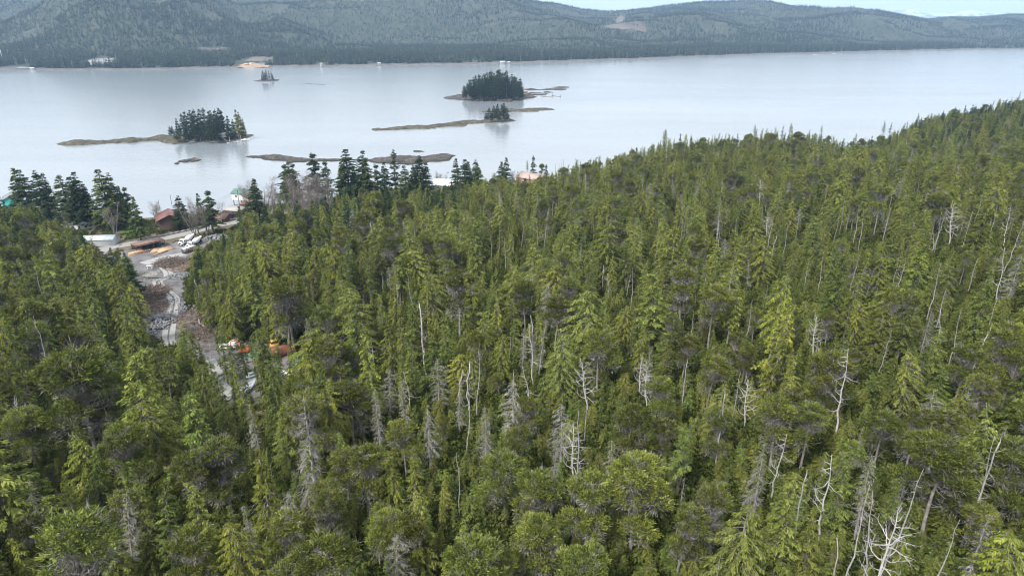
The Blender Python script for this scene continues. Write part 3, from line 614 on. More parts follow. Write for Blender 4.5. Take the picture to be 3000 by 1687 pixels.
# thin out with distance
Ur, Yr = Ur[fr.random(n) < np.clip(1.25 - Yr / 9000, .3, 1)], Yr[fr.random(n) < 2] if False else Yr[:0]
fr = np.random.default_rng(5)
Yr = 1400 + (5600 - 1400) * fr.random(n) ** 1.35; Ur = fr.uniform(-.80, .80, n)
Zr, Sr = far_z(Ur, Yr); px_, py_, f_ = project(Ur * Yr, Yr, Zr)
CLEAR = [[(670,207),(690,180),(740,165),(800,172),(800,186),(760,196),(740,207)], [(235,182),(300,165),(345,172),(350,188),(300,196),(250,192)], [(0,205),(90,200),(110,188),(60,190),(0,196)], [(1440,196),(1440,178),(1520,182),(1530,196)],
         [(1750,80),(1790,72),(1910,84),(1930,92),(1850,92),(1760,86)], [(1795,62),(1830,46),(1835,60),(1815,72)], [(1075,198),(1080,182),(1120,186),(1115,198)], [(926,200),(930,184),(955,184),(955,200)], [(2370,162),(2375,155),(2450,152),(2450,160)], [(1590,88),(1620,82),(1625,90),(1600,94)], [(540,145),(570,138),(680,142),(680,150),(600,152)], [(160,172),(210,168),(240,174),(200,180)]]
ok = (Sr > .003) & (Sr < 1.06) & (Zr > 2.2) & (py_ > -60)
ok &= ~((vnoise(Ur * Yr, Yr, 260, 41) + .5 * vnoise(Ur * Yr, Yr, 90, 42) > .62) & (fr.random(n) < .8))
for c in CLEAR: ok &= ~inpoly(px_, py_, c)
Ur, Yr, Zr, Sr = Ur[ok], Yr[ok], Zr[ok], Sr[ok]; n = len(Ur)
hh = fr.uniform(9, 17, n) * (1 + .5 * sstep(.12, 0, Sr)) * (.85 + .3 * vnoise(Ur * Yr, Yr, 300, 44))
M['far_grey'] = foliage('far_dead_wood', (.16, .155, .15), (.24, .235, .22), (.3, .29, .28), var=.3)
fm = [low_conifer(800 + i, 1.0, M['far']) for i in range(5)] + [low_conifer(810, 1.0, M['far_grey'])]
idx = fr.integers(0, 5, n); idx[fr.random(n) < .05] = 5
wd = np.where(idx == 5, .35, fr.uniform(.9, 1.5, n) * (1 + .4 * sstep(2500, 5000, Yr))); sc3 = np.stack([hh * wd, hh * wd, hh * (1 - .1 * (idx == 5))], -1)
scatter('far_forest', np.stack([Ur * Yr, Yr, Zr - .3], -1), fm, idx, fr.random(n) * 6.28, sc3)
print('far forest', n, round(time.time() - T0, 1))
#@@FOREST@@
# ------------------------------------------------------------------ keep-outs (clearings cut in the forest, found by where they lie on the ground)
OPEN = [[(402,800),(405,750),(440,722),(560,700),(545,790),(530,830),(532,900),(565,940),(615,985),(560,985),(520,985),(448,990),(440,960),(418,880)],
        [(612,1060),(640,1060),(655,1100),(652,1150),(628,1150),(618,1100)],
        [(715,1022),(750,1026),(745,1050),(712,1045)], [(860,1045),(885,1048),(885,1072),(856,1072)], [(683,1002),(705,1002),(705,1020),(683,1020)], [(825,1025),(860,1030),(850,1050),(825,1048)], [(708,1185),(700,1145),(745,1105),(762,1108),(745,1180)], [(395,745),(600,640),(690,620),(690,660),(600,700)]]
GRPOLY = [[(250,775),(330,742),(440,724),(560,702),(640,692),(600,740),(560,760),(552,800),(545,850),(552,900),(600,945),(640,1000),(760,1008),(900,1042),(915,1090),(860,1140),(800,1200),(660,1200),(610,1170),(596,1090),(540,1035),(470,1005),(430,985),(415,940),(398,880),(385,800)]]
YARDW = [np.array([G(x, y)[:2] for x, y in p]) for p in GRPOLY]
ROADW = np.array([G(x, y)[:2] for x, y in [(60,775),(200,748),(300,730),(380,716),(450,705),(500,696),(549,685),(600,671),(670,655),(740,642),(800,630),(880,618),(960,604)]])
def road_dist(x, y):
    d = np.full(np.shape(x), 1e9)
    for a, b_ in zip(ROADW[:-1], ROADW[1:]):
        ab = b_ - a; tt = np.clip(((x - a[0]) * ab[0] + (y - a[1]) * ab[1]) / (ab @ ab), 0, 1); d = np.minimum(d, np.hypot(x - a[0] - ab[0] * tt, y - a[1] - ab[1] * tt))
    return d
def off_limits(x, y, margin=0):
    b_ = road_dist(x, y) < 9 + margin
    for p in YARDW: b_ |= inpoly(x, y, p)
    b_ |= (shore_y(x) - y < 9)
    return b_
def height_at(x, y):
    """taller trees in the lower left valley, stunted ones on the boggy right"""
    px, py, f = project(x, y, ground(x, y) + 8)
    return np.interp(np.clip(px, 0, 2600), [0, 600, 1000, 1500, 2600], [16, 16.5, 15, 13, 12]) * (1 - .1 * sstep(1100, 1600, py))

FR = np.random.default_rng(21)
# ------------------------------------------------------------------ trees that the photograph singles out: (kind, proto, top px, top py, height, turn, options)
OWN = []
def own(kind, pi, px, py, h, **kw):
    p = G(px, py, h); OWN.append(dict(kind=kind, pi=pi, x=p[0], y=p[1], z=p[2], h=h, rz=kw.pop('rz', float(FR.random() * 6.28)), top=(px, py), **kw))
Y_ = dict(yellow=True)
# snags
for a in [(3,2625,1515,12),(6,2448,1330,13),(2,2545,1430,14),(4,2608,1445,13),(2,2672,1350,15),(1,2912,1278,15),(3,1685,1258,9),(1,1716,1170,8),(2,1365,1135,13),(7,1375,1060,13),(7,1342,1085,10),(0,1567,955,13),(0,1790,800,8),
          (4,2035,905,9),(3,2235,530,11),(3,2255,625,9),(6,2260,640,11),(0,2115,655,9),(4,1895,530,9),(3,1180,650,9),(4,1030,690,9),(1,608,985,7),(2,95,925,20),(1,205,985,13),(4,265,935,12),(2,298,900,11),(5,465,1235,9),
          (4,1330,800,8),(1,1118,795,9),(2,1213,640,12),(2,1440,690,12),(2,1460,675,11),(4,1480,690,12),(2,1530,640,12),(2,1580,640,13),(4,1635,575,9),(2,1645,870,12),(2,1860,785,12),(2,2345,620,10),(1,2160,640,9),
          (1,2425,540,9),(7,2270,690,10),(2,2310,660,12),(2,2460,620,11),(2,2478,600,11),(4,2490,610,10),(2,2525,600,14),(2,2540,620,13),(2,2625,530,12),(1,2605,610,11),(2,2635,480,11),(4,2730,435,9),(3,2980,400,9),(1,2715,505,8),
          (3,2810,600,13),(1,2845,620,12),(2,2770,620,13),(4,2700,520,9),(4,2985,640,15),(0,2965,720,14),(6,2975,600,13),(2,2880,560,12),(2,2930,590,12),(1,2860,760,9),(6,2500,1025,15),(0,2485,1100,8),(4,2245,830,7),(2,2760,770,14),
          (1,2770,850,9),(2,2205,880,11),(4,2310,800,9),(0,1560,1070,9),(3,1730,1060,10),(1,2125,1140,13),(3,2200,1115,9),(6,2290,1260,11),(1,2010,1055,12),(2,2160,1090,12),(4,2405,980,10),(3,1880,1050,7),(3,1905,1080,8),(1,640,1275,9),
          (2,2100,1590,10),(0,2780,900,11),(3,2850,1130,8),(4,2290,1500,9),(1,2360,1385,12),(2,1345,1330,10),(0,1055,1330,8),(3,40,1180,12),(1,560,1150,9),(4,1060,860,7),(2,1160,830,12),(2,1250,860,11),(6,1090,1000,8),(0,1200,1085,9),
          (2,1700,1200,15),(2,1395,1010,14),(1,1500,1080,11),(2,2930,1290,14),(5,2480,1580,9),(4,2000,1400,9),(2,2790,1500,12),(7,2890,950,11),(6,1840,800,7),(2,1925,690,10),(2,2000,640,11),(4,1810,650,9),(2,1745,640,10),(2,1700,560,9),
          (1,1660,650,8),(0,1500,760,7),(4,2370,760,9),(2,2420,740,12),(3,2400,930,9),(6,2650,760,9),(0,2750,680,8),(2,2830,900,13),(4,2600,960,10),(2,1985,560,10),(2,2190,480,9),(2,2420,470,9),(1,2330,450,8),(2,2565,480,9),(4,2820,470,9),(2,2905,450,9),(2,2570,385,9),(2,2585,382,9),(2,2448,390,8),(2,2960,480,10)]:
    own('dead_tree', a[0], a[1], a[2], a[3], lean=(FR.normal(0, .04), FR.normal(0, .04)), rz=0.3 * FR.normal())
# shore pines
for a in [(0,1758,955,14),(2,1630,870,13),(0,2085,1040,11),(3,1500,1240,10),(2,1480,1320,11),(0,920,1575,13),(2,60,1195,13),(0,150,1200,12),(4,270,1190,12),(5,1860,1180,12),(1,1930,1230,9),(0,1950,1110,10),(0,1720,1395,12),(2,1870,1340,13),
          (1,2000,1480,10),(5,1580,1490,11),(2,1380,1590,12),(0,1710,1600,11),(1,960,1430,10),(4,1010,1310,10),(0,1060,1315,12),(3,2920,1470,9),(1,2750,1190,11),(0,2600,1200,10),(5,2560,760,10),(2,2780,1280,14),(0,1545,770,9),(1,1000,960,11),
          (4,640,1290,13),(0,600,1300,12),(2,1130,1510,10),(0,1180,1230,10),(3,1230,1490,10),(5,2290,1160,12),(2,2440,1030,13),(1,2120,1200,10),(0,2380,1180,11),(4,2890,1100,10),(0,2010,980,10),(3,2150,970,9),(1,1440,660,9),(4,1720,575,9),
          (0,1655,490,13),(1,1590,480,11),(5,2250,560,9),(2,2140,560,9),(3,1960,600,9),(0,2840,1010,11),(2,2970,1290,12),(4,860,1640,11),(1,820,1500,10),(0,540,1560,11),(2,1020,1120,13),(5,1550,1160,9)]:
    own('shore_pine', a[0], a[1], a[2], a[3], wide=1.15)
# grey, lichen-hung trees
for a in [(0,1045,1110,13),(1,1100,1130,13),(2,1500,1110,12),(3,1340,1120,10),(0,740,1180,11),(1,1180,1110,11),(2,1280,1050,12),(3,1620,1300,11),(0,1250,1180,12),(1,1800,1290,11),(2,2990,740,14),(3,720,1480,10),(0,330,1440,12),(1,1530,960,11),
          (2,1650,1180,11),(3,1900,1010,11),(0,2240,1290,12),(1,2560,1330,12),(2,1150,1560,10),(3,2900,1500,12),(0,2730,900,11),(2,1130,1080,11),(1,1420,1180,12),(3,1980,760,9),(0,2070,700,9),(1,1350,680,9),(2,2130,700,9),(3,2200,760,9),(0,60,1400,10),(2,850,1440,10)]:
    own('lichen_tree', a[0], a[1], a[2], a[3])
# bright and large cedars and hemlocks
for k, pi, px, py, h, kw in [('cedar_tree',3,445,1160,17,dict(wide=1.25)),('cedar_tree',4,950,1130,14,dict(wide=1.2)),('cedar_tree',5,1205,1310,12,{}),('hemlock_tree',0,830,1180,14,Y_),('hemlock_tree',3,1360,870,12,{}),('cedar_tree',3,1650,990,13,dict(yellow=True,wide=1.1)),
        ('cedar_tree',0,1776,845,10,Y_),('cedar_tree',1,1390,1020,11,Y_),('cedar_tree',3,2180,1490,13,dict(yellow=True,wide=1.1)),('hemlock_tree',0,2330,1390,14,Y_),('hemlock_tree',2,2490,1300,14,{}),('hemlock_tree',1,2400,1480,11,Y_),('cedar_tree',4,2680,1030,12,Y_),
        ('cedar_tree',2,2830,1100,13,{}),('hemlock_tree',0,1460,800,11,{}),('cedar_tree',0,1150,830,14,{}),('hemlock_tree',3,1345,1500,9,Y_),('cedar_tree',3,690,1530,12,{}),('hemlock_tree',0,560,1400,14,Y_),('cedar_tree',4,1750,1560,10,dict(yellow=True)),('hemlock_tree',1,240,1310,13,{}),
        ('cedar_tree',2,2960,1200,15,dict(yellow=True,wide=1.2)),('hemlock_tree',2,1740,640,9,{}),('cedar_tree',3,2240,700,14,dict(wide=1.3)),('cedar_tree',1,2190,470,10,{}),('hemlock_tree',3,865,730,17,dict(wide=1.2)),('cedar_tree',3,2130,1130,12,dict(yellow=True)),
        ('cedar_tree',3,1470,980,11,{}),('hemlock_tree',5,300,1500,12,Y_),('cedar_tree',0,40,1560,12,{}),('hemlock_tree',0,1220,1450,12,Y_),('cedar_tree',3,2990,1560,12,dict(wide=1.3)),('cedar_tree',2,1880,950,11,{}),('hemlock_tree',4,2760,960,12,Y_),('cedar_tree',4,2520,880,11,{}),
        ('hemlock_tree',2,770,970,17,{}),('hemlock_tree',4,780,1050,19,dict(wide=.8)),('hemlock_tree',1,700,960,14,{}),('hemlock_tree',4,560,1090,14,dict(wide=.7)),('hemlock_tree',2,668,1060,13,dict(wide=.75)),('hemlock_tree',1,500,1010,15,{}),('cedar_tree',0,400,1010,16,dict(wide=1.1)),('hemlock_tree',2,310,960,16,{}),
        ('hemlock_tree',4,600,1050,15,dict(wide=.6)),('hemlock_tree',1,640,1120,13,dict(wide=.7)),('cedar_tree',5,690,1060,14,dict(wide=.9)),('hemlock_tree',2,800,1010,15,dict(wide=.9)),('hemlock_tree',4,762,1045,16,dict(wide=.9)),('cedar_tree',0,590,1010,12,dict(wide=.8)),('hemlock_tree',0,815,1080,13,{}),('cedar_tree',4,1640,490,11,dict(wide=1.2)),('cedar_tree',3,1950,378,13,dict(wide=.8)),('hemlock_tree',1,2215,362,10,{}),('hemlock_tree',5,2318,360,10,{}),('hemlock_tree',5,2273,372,10,{}),('hemlock_tree',1,2595,352,12,{}),('hemlock_tree',2,2612,358,11,{}),('hemlock_tree',5,2510,390,10,{}),
        ('hemlock_tree',5,1780,458,9,{}),('hemlock_tree',5,1725,490,8,{}),('hemlock_tree',0,2785,320,12,{}),('hemlock_tree',5,2025,395,9,{}),('hemlock_tree',5,2107,388,9,{}),('hemlock_tree',4,2410,368,9,{}),('hemlock_tree',5,1545,468,8,{})]:
    own(k, pi, px, py, h, **kw)
def ownb(kind, pi, px, py, h, **kw):
    p = G(px, py); q = project(p[0], p[1], p[2] + h); OWN.append(dict(kind=kind, pi=pi, x=p[0], y=p[1], z=p[2], h=h, rz=float(FR.random() * 6.28), top=(float(q[0]), float(q[1])), **kw))
for a in [('hemlock_tree',4,585,1140,17,.8),('hemlock_tree',1,610,1118,12,.7),('hemlock_tree',2,668,1128,17,.8),('cedar_tree',5,690,1112,14,.8),('hemlock_tree',5,700,1195,8,.9),('cedar_tree',7,640,1205,10,.9),('hemlock_tree',10,775,1190,21,.9),('hemlock_tree',4,802,1180,18,.9),('hemlock_tree',8,765,1160,15,.7),
          ('cedar_tree',6,826,1150,12,.9),('hemlock_tree',9,856,1150,12,.8),('cedar_tree',3,618,1215,13,1),('hemlock_tree',6,662,1240,13,1),('hemlock_tree',7,560,1130,15,1),('hemlock_tree',0,726,1185,9,.8),('hemlock_tree',3,880,1150,15,.9),('cedar_tree',2,540,1090,14,1),('hemlock_tree',10,648,1085,11,.7),('hemlock_tree',4,750,1075,10,.7),('cedar_tree',5,790,1068,11,.8)]:
    ownb(*a[:5], wide=a[5])
for px_ in np.arange(1655, 2990, 17):
    px_ = float(px_ + FR.normal(0, 5)); sk_ = float(np.interp(px_, SKYL[:, 0], SKYL[:, 1])); p = G(px_, sk_ + 5, 10); f_ = float(project(*p)[2]); d_ = abs(FR.normal(3, 9))
    OWN.append(dict(kind=['hemlock_tree', 'cedar_tree', 'hemlock_tree', 'spruce_tree'][int(FR.integers(0, 4))], pi=int(FR.integers(0, 12)), x=p[0], y=p[1], z=p[2], h=10 + (d_ + 6) * f_ / FX, rz=float(FR.random() * 6.28), top=(px_, sk_ - d_), wide=.8))
# ------------------------------------------------------------------ the rest of the near forest
NT = 130000
x = FR.uniform(-520, 900, NT); y = FR.uniform(14, 960, NT)
px, py, f = project(x, y, ground(x, y) + 6)
ok = (px > -500) & (px < 3500) & (py < 2300) & (py > 180) & ~off_limits(x, y)
x, y = x[ok], y[ok]; z = ground(x, y)
h = height_at(x, y) * np.clip(FR.normal(.92, .27, len(x)), .4, 1.5) * np.clip(np.hypot(x, y) / 70, .62, 1)
cull = (y > 22) | (np.abs(x) > 60)
for dz in (1.0, .8, .5, .25):
    for dx in (-1.4, 0, 1.4):
        a, b_, f = project(x + dx, y, z + h * dz)
        for p in OPEN: cull &= ~inpoly(a, b_, p)
a, b_, f = project(x, y, z + h); sk = np.interp(a, SKYL[:, 0], SKYL[:, 1])
cull &= b_ > sk + FR.normal(-5, 11, len(x)) * FX / np.maximum(f, 120) / 7
x, y, z, h = x[cull], y[cull], z[cull], h[cull]
# spacing by dart throwing on a hash grid; trees given their place above come first
cell = 2.0; occ = {}
def near(xx, yy, rad):
    ci, cj = int(xx // cell), int(yy // cell); k = int(rad // cell) + 1
    for i in range(ci - k, ci + k + 1):
        for j in range(cj - k, cj + k + 1):
            for (qx, qy) in occ.get((i, j), ()):
                if (qx - xx) ** 2 + (qy - yy) ** 2 < rad * rad: return True
    return False
def put(xx, yy): occ.setdefault((int(xx // cell), int(yy // cell)), []).append((xx, yy))
for o in OWN: put(o['x'], o['y'])
ot = np.array([(*[float(q) for q in project(o['x'], o['y'], o['z'] + o['h'] * .72)], o['h'], o['kind'] == 'dead_tree') for o in OWN])
a, b_, f = project(x, y, z + h * .8)
# a tree in front of one that the photo singles out must not hide its upper half
hide = np.zeros(len(x), bool)
for (qx, qy, qf, qh, sn) in ot:
    pm = FX / qf; hide |= (np.abs(a - qx) < (1.6 if sn else 1.1) * pm + (2.0 if sn else 1.2) * FX / f) & (f < qf + (3 if sn else -1)) & (b_ - .25 * h * FX / f < qy + qh * (.38 if sn else .15) * pm) & (f > qf - 34)
x, y, z, h = x[~hide], y[~hide], z[~hide], h[~hide]
keep = []
dens = vnoise(x, y, 35, 8); fdist = np.hypot(x, y)
for i in range(len(x)):
    rad = 2.7 + .7 * dens[i] + (.35 if fdist[i] > 300 else 0) + (.3 if h[i] > 13 else 0)
    if not near(x[i], y[i], rad): put(x[i], y[i]); keep.append(i)
x, y, z, h = x[keep], y[keep], z[keep], h[keep]; n = len(x)
a, b_, f = project(x, y, z + h * .7)
pn = vnoise(x, y, 60, 9) * .5 + .5; left = sstep(1300, 500, a)
q = FR.random(n)
nearb = sstep(900, 1350, b_); kinds = np.where(q < .42 + .10 * left, 'hemlock_tree', np.where(q < .88 - .20 * nearb * (1 - left * .3), 'cedar_tree', 'shore_pine'))
q2 = FR.random(n); kinds = np.where((q2 < .04 + .07 * nearb) & (left < .7), 'lichen_tree', kinds); kinds = np.where((q2 > .965 + .02 * left), 'dead_tree', kinds)
sprc = (a < 1350) & (b_ < np.interp(a, SKYL[:, 0], SKYL[:, 1]) + 75) & (FR.random(n) < .55); kinds = np.where(sprc, 'spruce_tree', kinds)
sprc2 = (a > 2700) & (f > 430) & (FR.random(n) < .3); kinds = np.where(sprc2, 'spruce_tree', kinds)
pi = FR.integers(0, 60, n); rz = FR.random(n) * 6.28; wide = FR.uniform(.8, 1.2, n)
for i in np.nonzero(kinds == 'dead_tree')[0]: pi[i] = FR.choice([1, 2, 2, 4, 5, 2, 7, 4, 2]); h[i] *= .9
wide = wide * np.where((kinds == 'cedar_tree') | (kinds == 'hemlock_tree'), FR.uniform(1.0, 1.38, n), 1.0)
print('near forest', n, {k: int((kinds == k).sum()) for k in set(kinds)}, round(time.time() - T0, 1))
TREES = [dict(kind=str(kinds[i]), pi=int(pi[i]), x=x[i], y=y[i], z=z[i], h=h[i], rz=rz[i], wide=wide[i], yellow=bool(FR.random() < .10 and kinds[i] in ('cedar_tree', 'hemlock_tree'))) for i in range(n)]
inview = (a > -40) & (a < 3040) & (b_ < 1760)
score = np.where(inview, h / f, 0)
single = set()
CAP = {'cedar_tree': 270, 'hemlock_tree': 260, 'shore_pine': 235, 'dead_tree': 150, 'lichen_tree': 200, 'spruce_tree': 60}
for k, cap in CAP.items():
    ids = [i for i in np.argsort(-score) if kinds[i] == k and score[i] > 0][:cap]; single |= set(int(i) for i in ids)
SINGLE = OWN + [TREES[i] for i in sorted(single)]
REST = [TREES[i] for i in range(n) if i not in single]

# the mass of the forest behind them
order = {k: i for i, k in enumerate(PRO)}; meshes = []; first = {}
def recol(parts, sw):
    outp = {}
    for nm, me in parts.items():
        if nm == 'crown': me = me.copy(); me.materials[0] = sw
        outp[nm] = me
    return outp
for k in ('cedar_tree', 'hemlock_tree', 'shore_pine', 'spruce_tree', 'lichen_tree', 'dead_tree'):
    first[k] = len(meshes); meshes += [join_parts(p) for H, p in PRO[k]]
first['yellow'] = len(meshes); meshes += [join_parts(recol(p, M['cedar_yellow'])) for H, p in PRO['cedar_tree']]
P = []; ID = []; RZ = []; SC = []
for o in REST:
    L = PRO[o['kind']]; j = o['pi'] % len(L); s = o['h'] / L[j][0]
    P.append((o['x'], o['y'], o['z'] - .1)); ID.append(first['yellow'] + o['pi'] % 12 if o['yellow'] else first[o['kind']] + j); RZ.append(o['rz']); w_ = o.get('wide', 1); SC.append((s * w_, s * w_, s))
# saplings between them
ns = 30000; sy = 12 + 440 * FR.random(ns) ** 1.6; sx = FR.uniform(-300, 480, ns) * np.clip(.25 + sy / 300, .25, 1); a, b_, f = project(sx, sy, ground(sx, sy) + 2)
o_ = (a > -300) & (a < 3300) & ~off_limits(sx, sy, 2) & (b_ > np.interp(a, SKYL[:, 0], SKYL[:, 1]) + 10)
for p in OPEN: o_ &= ~inpoly(a, b_, p)
for xx, yy in zip(sx[o_], sy[o_]):
    j = int(FR.integers(0, 24)); s = FR.uniform(.15, .42); P.append((xx, yy, float(ground(xx, yy)) - .1)); ID.append(first['cedar_tree'] + j); RZ.append(FR.random() * 6.28); SC.append((s * 1.5, s * 1.5, s))
scatter('conifer_forest', P, meshes, ID, RZ, np.array(SC), tilt=FR.normal(0, .035, (len(P), 2)))
# understorey leaves: a low mat of shrubs
r = np.random.default_rng(9); nn = 260; ph = r.random(nn) * 6.28; rr_ = np.sqrt(r.random(nn)) * 1.3; Pb = np.stack([rr_ * np.cos(ph), rr_ * np.sin(ph), .15 + r.random(nn) * .7 * (1.4 - rr_)], -1)
Db = unit(r.normal(0, .6, (nn, 3)) + np.array([0, 0, .5])); Sb = unit(np.cross(Db, r.normal(0, 1, (nn, 3)))); Lb_ = r.uniform(.2, .45, nn); v, q_ = kites(Pb, Db, Sb, Lb_, Lb_ * .5)
bush = mesh_np('bush', v, q_, None, (M['bush'],), tone=r.random(nn))
ns = 60000; sx = FR.uniform(-320, 460, ns); sy = 12 + 440 * FR.random(ns) ** 1.7; sx = sx * np.clip(.25 + sy / 300, .25, 1); a, b_, f = project(sx, sy, ground(sx, sy)); o_ = (a > -300) & (a < 3300) & ~off_limits(sx, sy, 0)
sx, sy = sx[o_], sy[o_]
scatter('undergrowth', np.stack([sx, sy, ground(sx, sy) - .05], -1), [bush], np.zeros(len(sx)), FR.random(len(sx)) * 6.28, FR.uniform(.7, 2.0, len(sx)))

# ------------------------------------------------------------------ the single trees, each with a label of its own
SHAPE = {'cedar_tree': [('tapering', 'green cedar with drooping sprays'), ('narrow', 'green cedar with drooping sprays'), ('bare-footed', 'green cedar with a visible trunk'), ('broad round-topped', 'dense green cedar'), ('round-topped', 'thinning green cedar'), ('slim', 'green cedar with gaps')],
         'hemlock_tree': [('pointed', 'hemlock in feathery layers'), ('slender', 'hemlock with a nodding tip'), ('ragged', 'hemlock with uneven layers'), ('full', 'dark hemlock'), ('ragged', 'hemlock with long bare trunk'), ('narrow', 'hemlock with a thin spire')],
         'shore_pine': [('umbrella-topped', 'pine over bare grey limbs'), ('small domed', 'pine on a thin grey stem'), ('wide flat-topped', 'pine with grey twigs below'), ('tall domed', 'pine with a bare stem'), ('many-tiered', 'pine full of grey twigs'), ('deep-crowned', 'pine with silver branches')],
         'lichen_tree': [('lichen-grey', 'conifer with few green sprays'), ('thin lichen-grey', 'conifer, nearly leafless'), ('rounded lichen-grey', 'conifer with twiggy crown'), ('ragged lichen-grey', 'conifer, half dead')],
         'dead_tree': [('bleached', 'dead tree with many curved limbs'), ('grey', 'dead tree with a broken top'), ('bare grey', 'dead pole with small stubs'), ('white gnarled', 'dead tree with spreading branches'), ('silver', 'dead tree with drooping short limbs'), ('snapped-off', 'grey dead trunk'), ('bleached', 'dead tree with limbs to one side'), ('twisted white', 'dead tree, top snapped')],
         'spruce_tree': [('dark pointed', 'spruce'), ('dark slim', 'spruce'), ('dark ragged', 'spruce'), ('dark broad', 'spruce'), ('dark open-crowned', 'spruce')]}
GROUP = {'cedar_tree': 'cedars on the hillside', 'hemlock_tree': 'hemlocks on the hillside', 'shore_pine': 'shore pines on the hillside', 'lichen_tree': 'grey lichen-hung trees', 'dead_tree': 'dead standing trees', 'spruce_tree': 'spruces of the shore belt'}
used = set()
ONES = 'zero one two three four five six seven eight nine ten eleven twelve thirteen fourteen fifteen sixteen seventeen eighteen nineteen'.split(); TENS = 'x x twenty thirty forty fifty sixty seventy eighty ninety hundred'.split()
def num(v):
    v = int(min(max(round(v), 0), 100))
    return ONES[v] if v < 20 else TENS[v // 10] + ('-' + ONES[v % 10] if v % 10 else '')
def place_words(x_, y_, z_):
    a, b_, f = project(x_, y_, z_)
    return '%s percent across, %s percent down' % (num(float(a) / 30), num(float(b_) / 16.87))
def uniq(s, alts=('shorter one', 'taller one', 'lower one', 'hindmost one', 'thinner one', 'fuller one')):
    if s not in used: used.add(s); return s
    for al in alts:
        q = s + ', ' + al
        if q not in used: used.add(q); return q
    return s
for o in SINGLE:
    k = o['kind']; sh = SHAPE[k][(o['pi'] % len(PRO[k])) % len(SHAPE[k])]; ye = o.get('yellow') and k in ('cedar_tree', 'hemlock_tree')
    lab = ('yellow-green ' if ye else '') + sh[0] + ' ' + (sh[1].replace('dense green ', 'dense ').replace('green ', '').replace('dark ', '') if ye else sh[1])
    lab = uniq(lab + ', ' + place_words(o['x'], o['y'], o['z'] + o['h'] * .7))
    plant(k, o['pi'], (o['x'], o['y'], o['z'] - .1), o['h'], o['rz'], lab, GROUP[k], {'crown': M['cedar_yellow']} if ye else None, o.get('wide', 1.0), lean=o.get('lean', tuple(FR.normal(0, .035, 2))))
print('single trees', len(SINGLE), round(time.time() - T0, 1))
#@@OBJECTS@@
# ------------------------------------------------------------------ plain materials
def pm(name, col, rough=.6, **kw): M[name] = mat(name, col, rough, **kw); return M[name]
pm('white_paint', (.74, .75, .76), .5, col2=(.62, .63, .63), nscale=1.2); pm('white_roof', (.78, .79, .80), .45, col2=(.68, .69, .70), nscale=.4); pm('grey_siding', (.20, .21, .22), .8, col2=(.27, .28, .29), nscale=.8)
pm('turquoise_siding', (.05, .38, .36), .6, col2=(.07, .44, .42)); pm('grey_roof', (.16, .17, .19), .7, col2=(.24, .25, .27), nscale=.6); pm('red_roof', (.15, .06, .055), .7, col2=(.20, .10, .09), nscale=.7)
pm('brown_siding', (.055, .035, .028), .8, col2=(.085, .055, .042)); pm('rust_roof', (.15, .08, .065), .8, col2=(.24, .17, .14), nscale=.5); pm('green_roof', (.09, .19, .16), .6, col2=(.13, .24, .20), nscale=.5)
pm('orange_roof', (.36, .14, .07), .7, col2=(.38, .13, .07), nscale=.8); pm('tan_siding', (.40, .23, .16), .75, col2=(.34, .21, .15), nscale=.5); pm('pinkish_roof', (.36, .27, .24), .7, col2=(.42, .34, .31), nscale=.4)
pm('metal_roof', (.55, .60, .62), .35, col2=(.42, .46, .48), nscale=.4); pm('glass', (.02, .03, .04), .12, spec=.6); pm('black', (.015, .015, .016), .5); pm('rubber', (.02, .02, .02), .8); pm('chrome', (.5, .5, .52), .3, metal=.8)
pm('concrete', (.36, .36, .35), .85, col2=(.28, .28, .275), nscale=.6); pm('pale_wood', (.55, .40, .24), .8, col2=(.42, .28, .16), nscale=1.5); pm('log_bark', (.14, .085, .06), .9, col2=(.30, .20, .15), nscale=2)
pm('peeled_log', (.48, .38, .30), .8, col2=(.36, .26, .20), nscale=2); pm('old_wood', (.28, .27, .25), .85, col2=(.38, .37, .35), nscale=1.5); pm('pole_wood', (.06, .05, .045), .85); pm('debris', (.08, .06, .05), .95, col2=(.22, .175, .145), nscale=1.2)
pm('orange_paint', (.42, .085, .035), .6, col2=(.33, .08, .04)); pm('yellow_paint', (.45, .27, .06), .6); pm('green_tarp', (.04, .26, .17), .6); pm('rusty_metal', (.16, .06, .04), .85, col2=(.26, .11, .07), nscale=1.5); pm('turquoise_paint', (.16, .42, .37), .6, col2=(.12, .32, .28))
pm('aluminium', (.50, .53, .54), .3, metal=.6, col2=(.42, .44, .45)); pm('blue_plastic', (.02, .12, .45), .4); pm('navy', (.03, .05, .09), .5); pm('pale_truss', (.60, .40, .32), .7, col2=(.48, .3, .24)); pm('grey_green', (.25, .32, .31), .6)
pm('boulder', (.12, .125, .135), .85, col2=(.26, .265, .28), nscale=.7, bump=.5, bscale=3); pm('slash', (.10, .075, .06), .95, col2=(.26, .20, .165), nscale=1.6); pm('wire', (.03, .03, .03), .6); pm('wet_rock', (.04, .037, .034), .6)

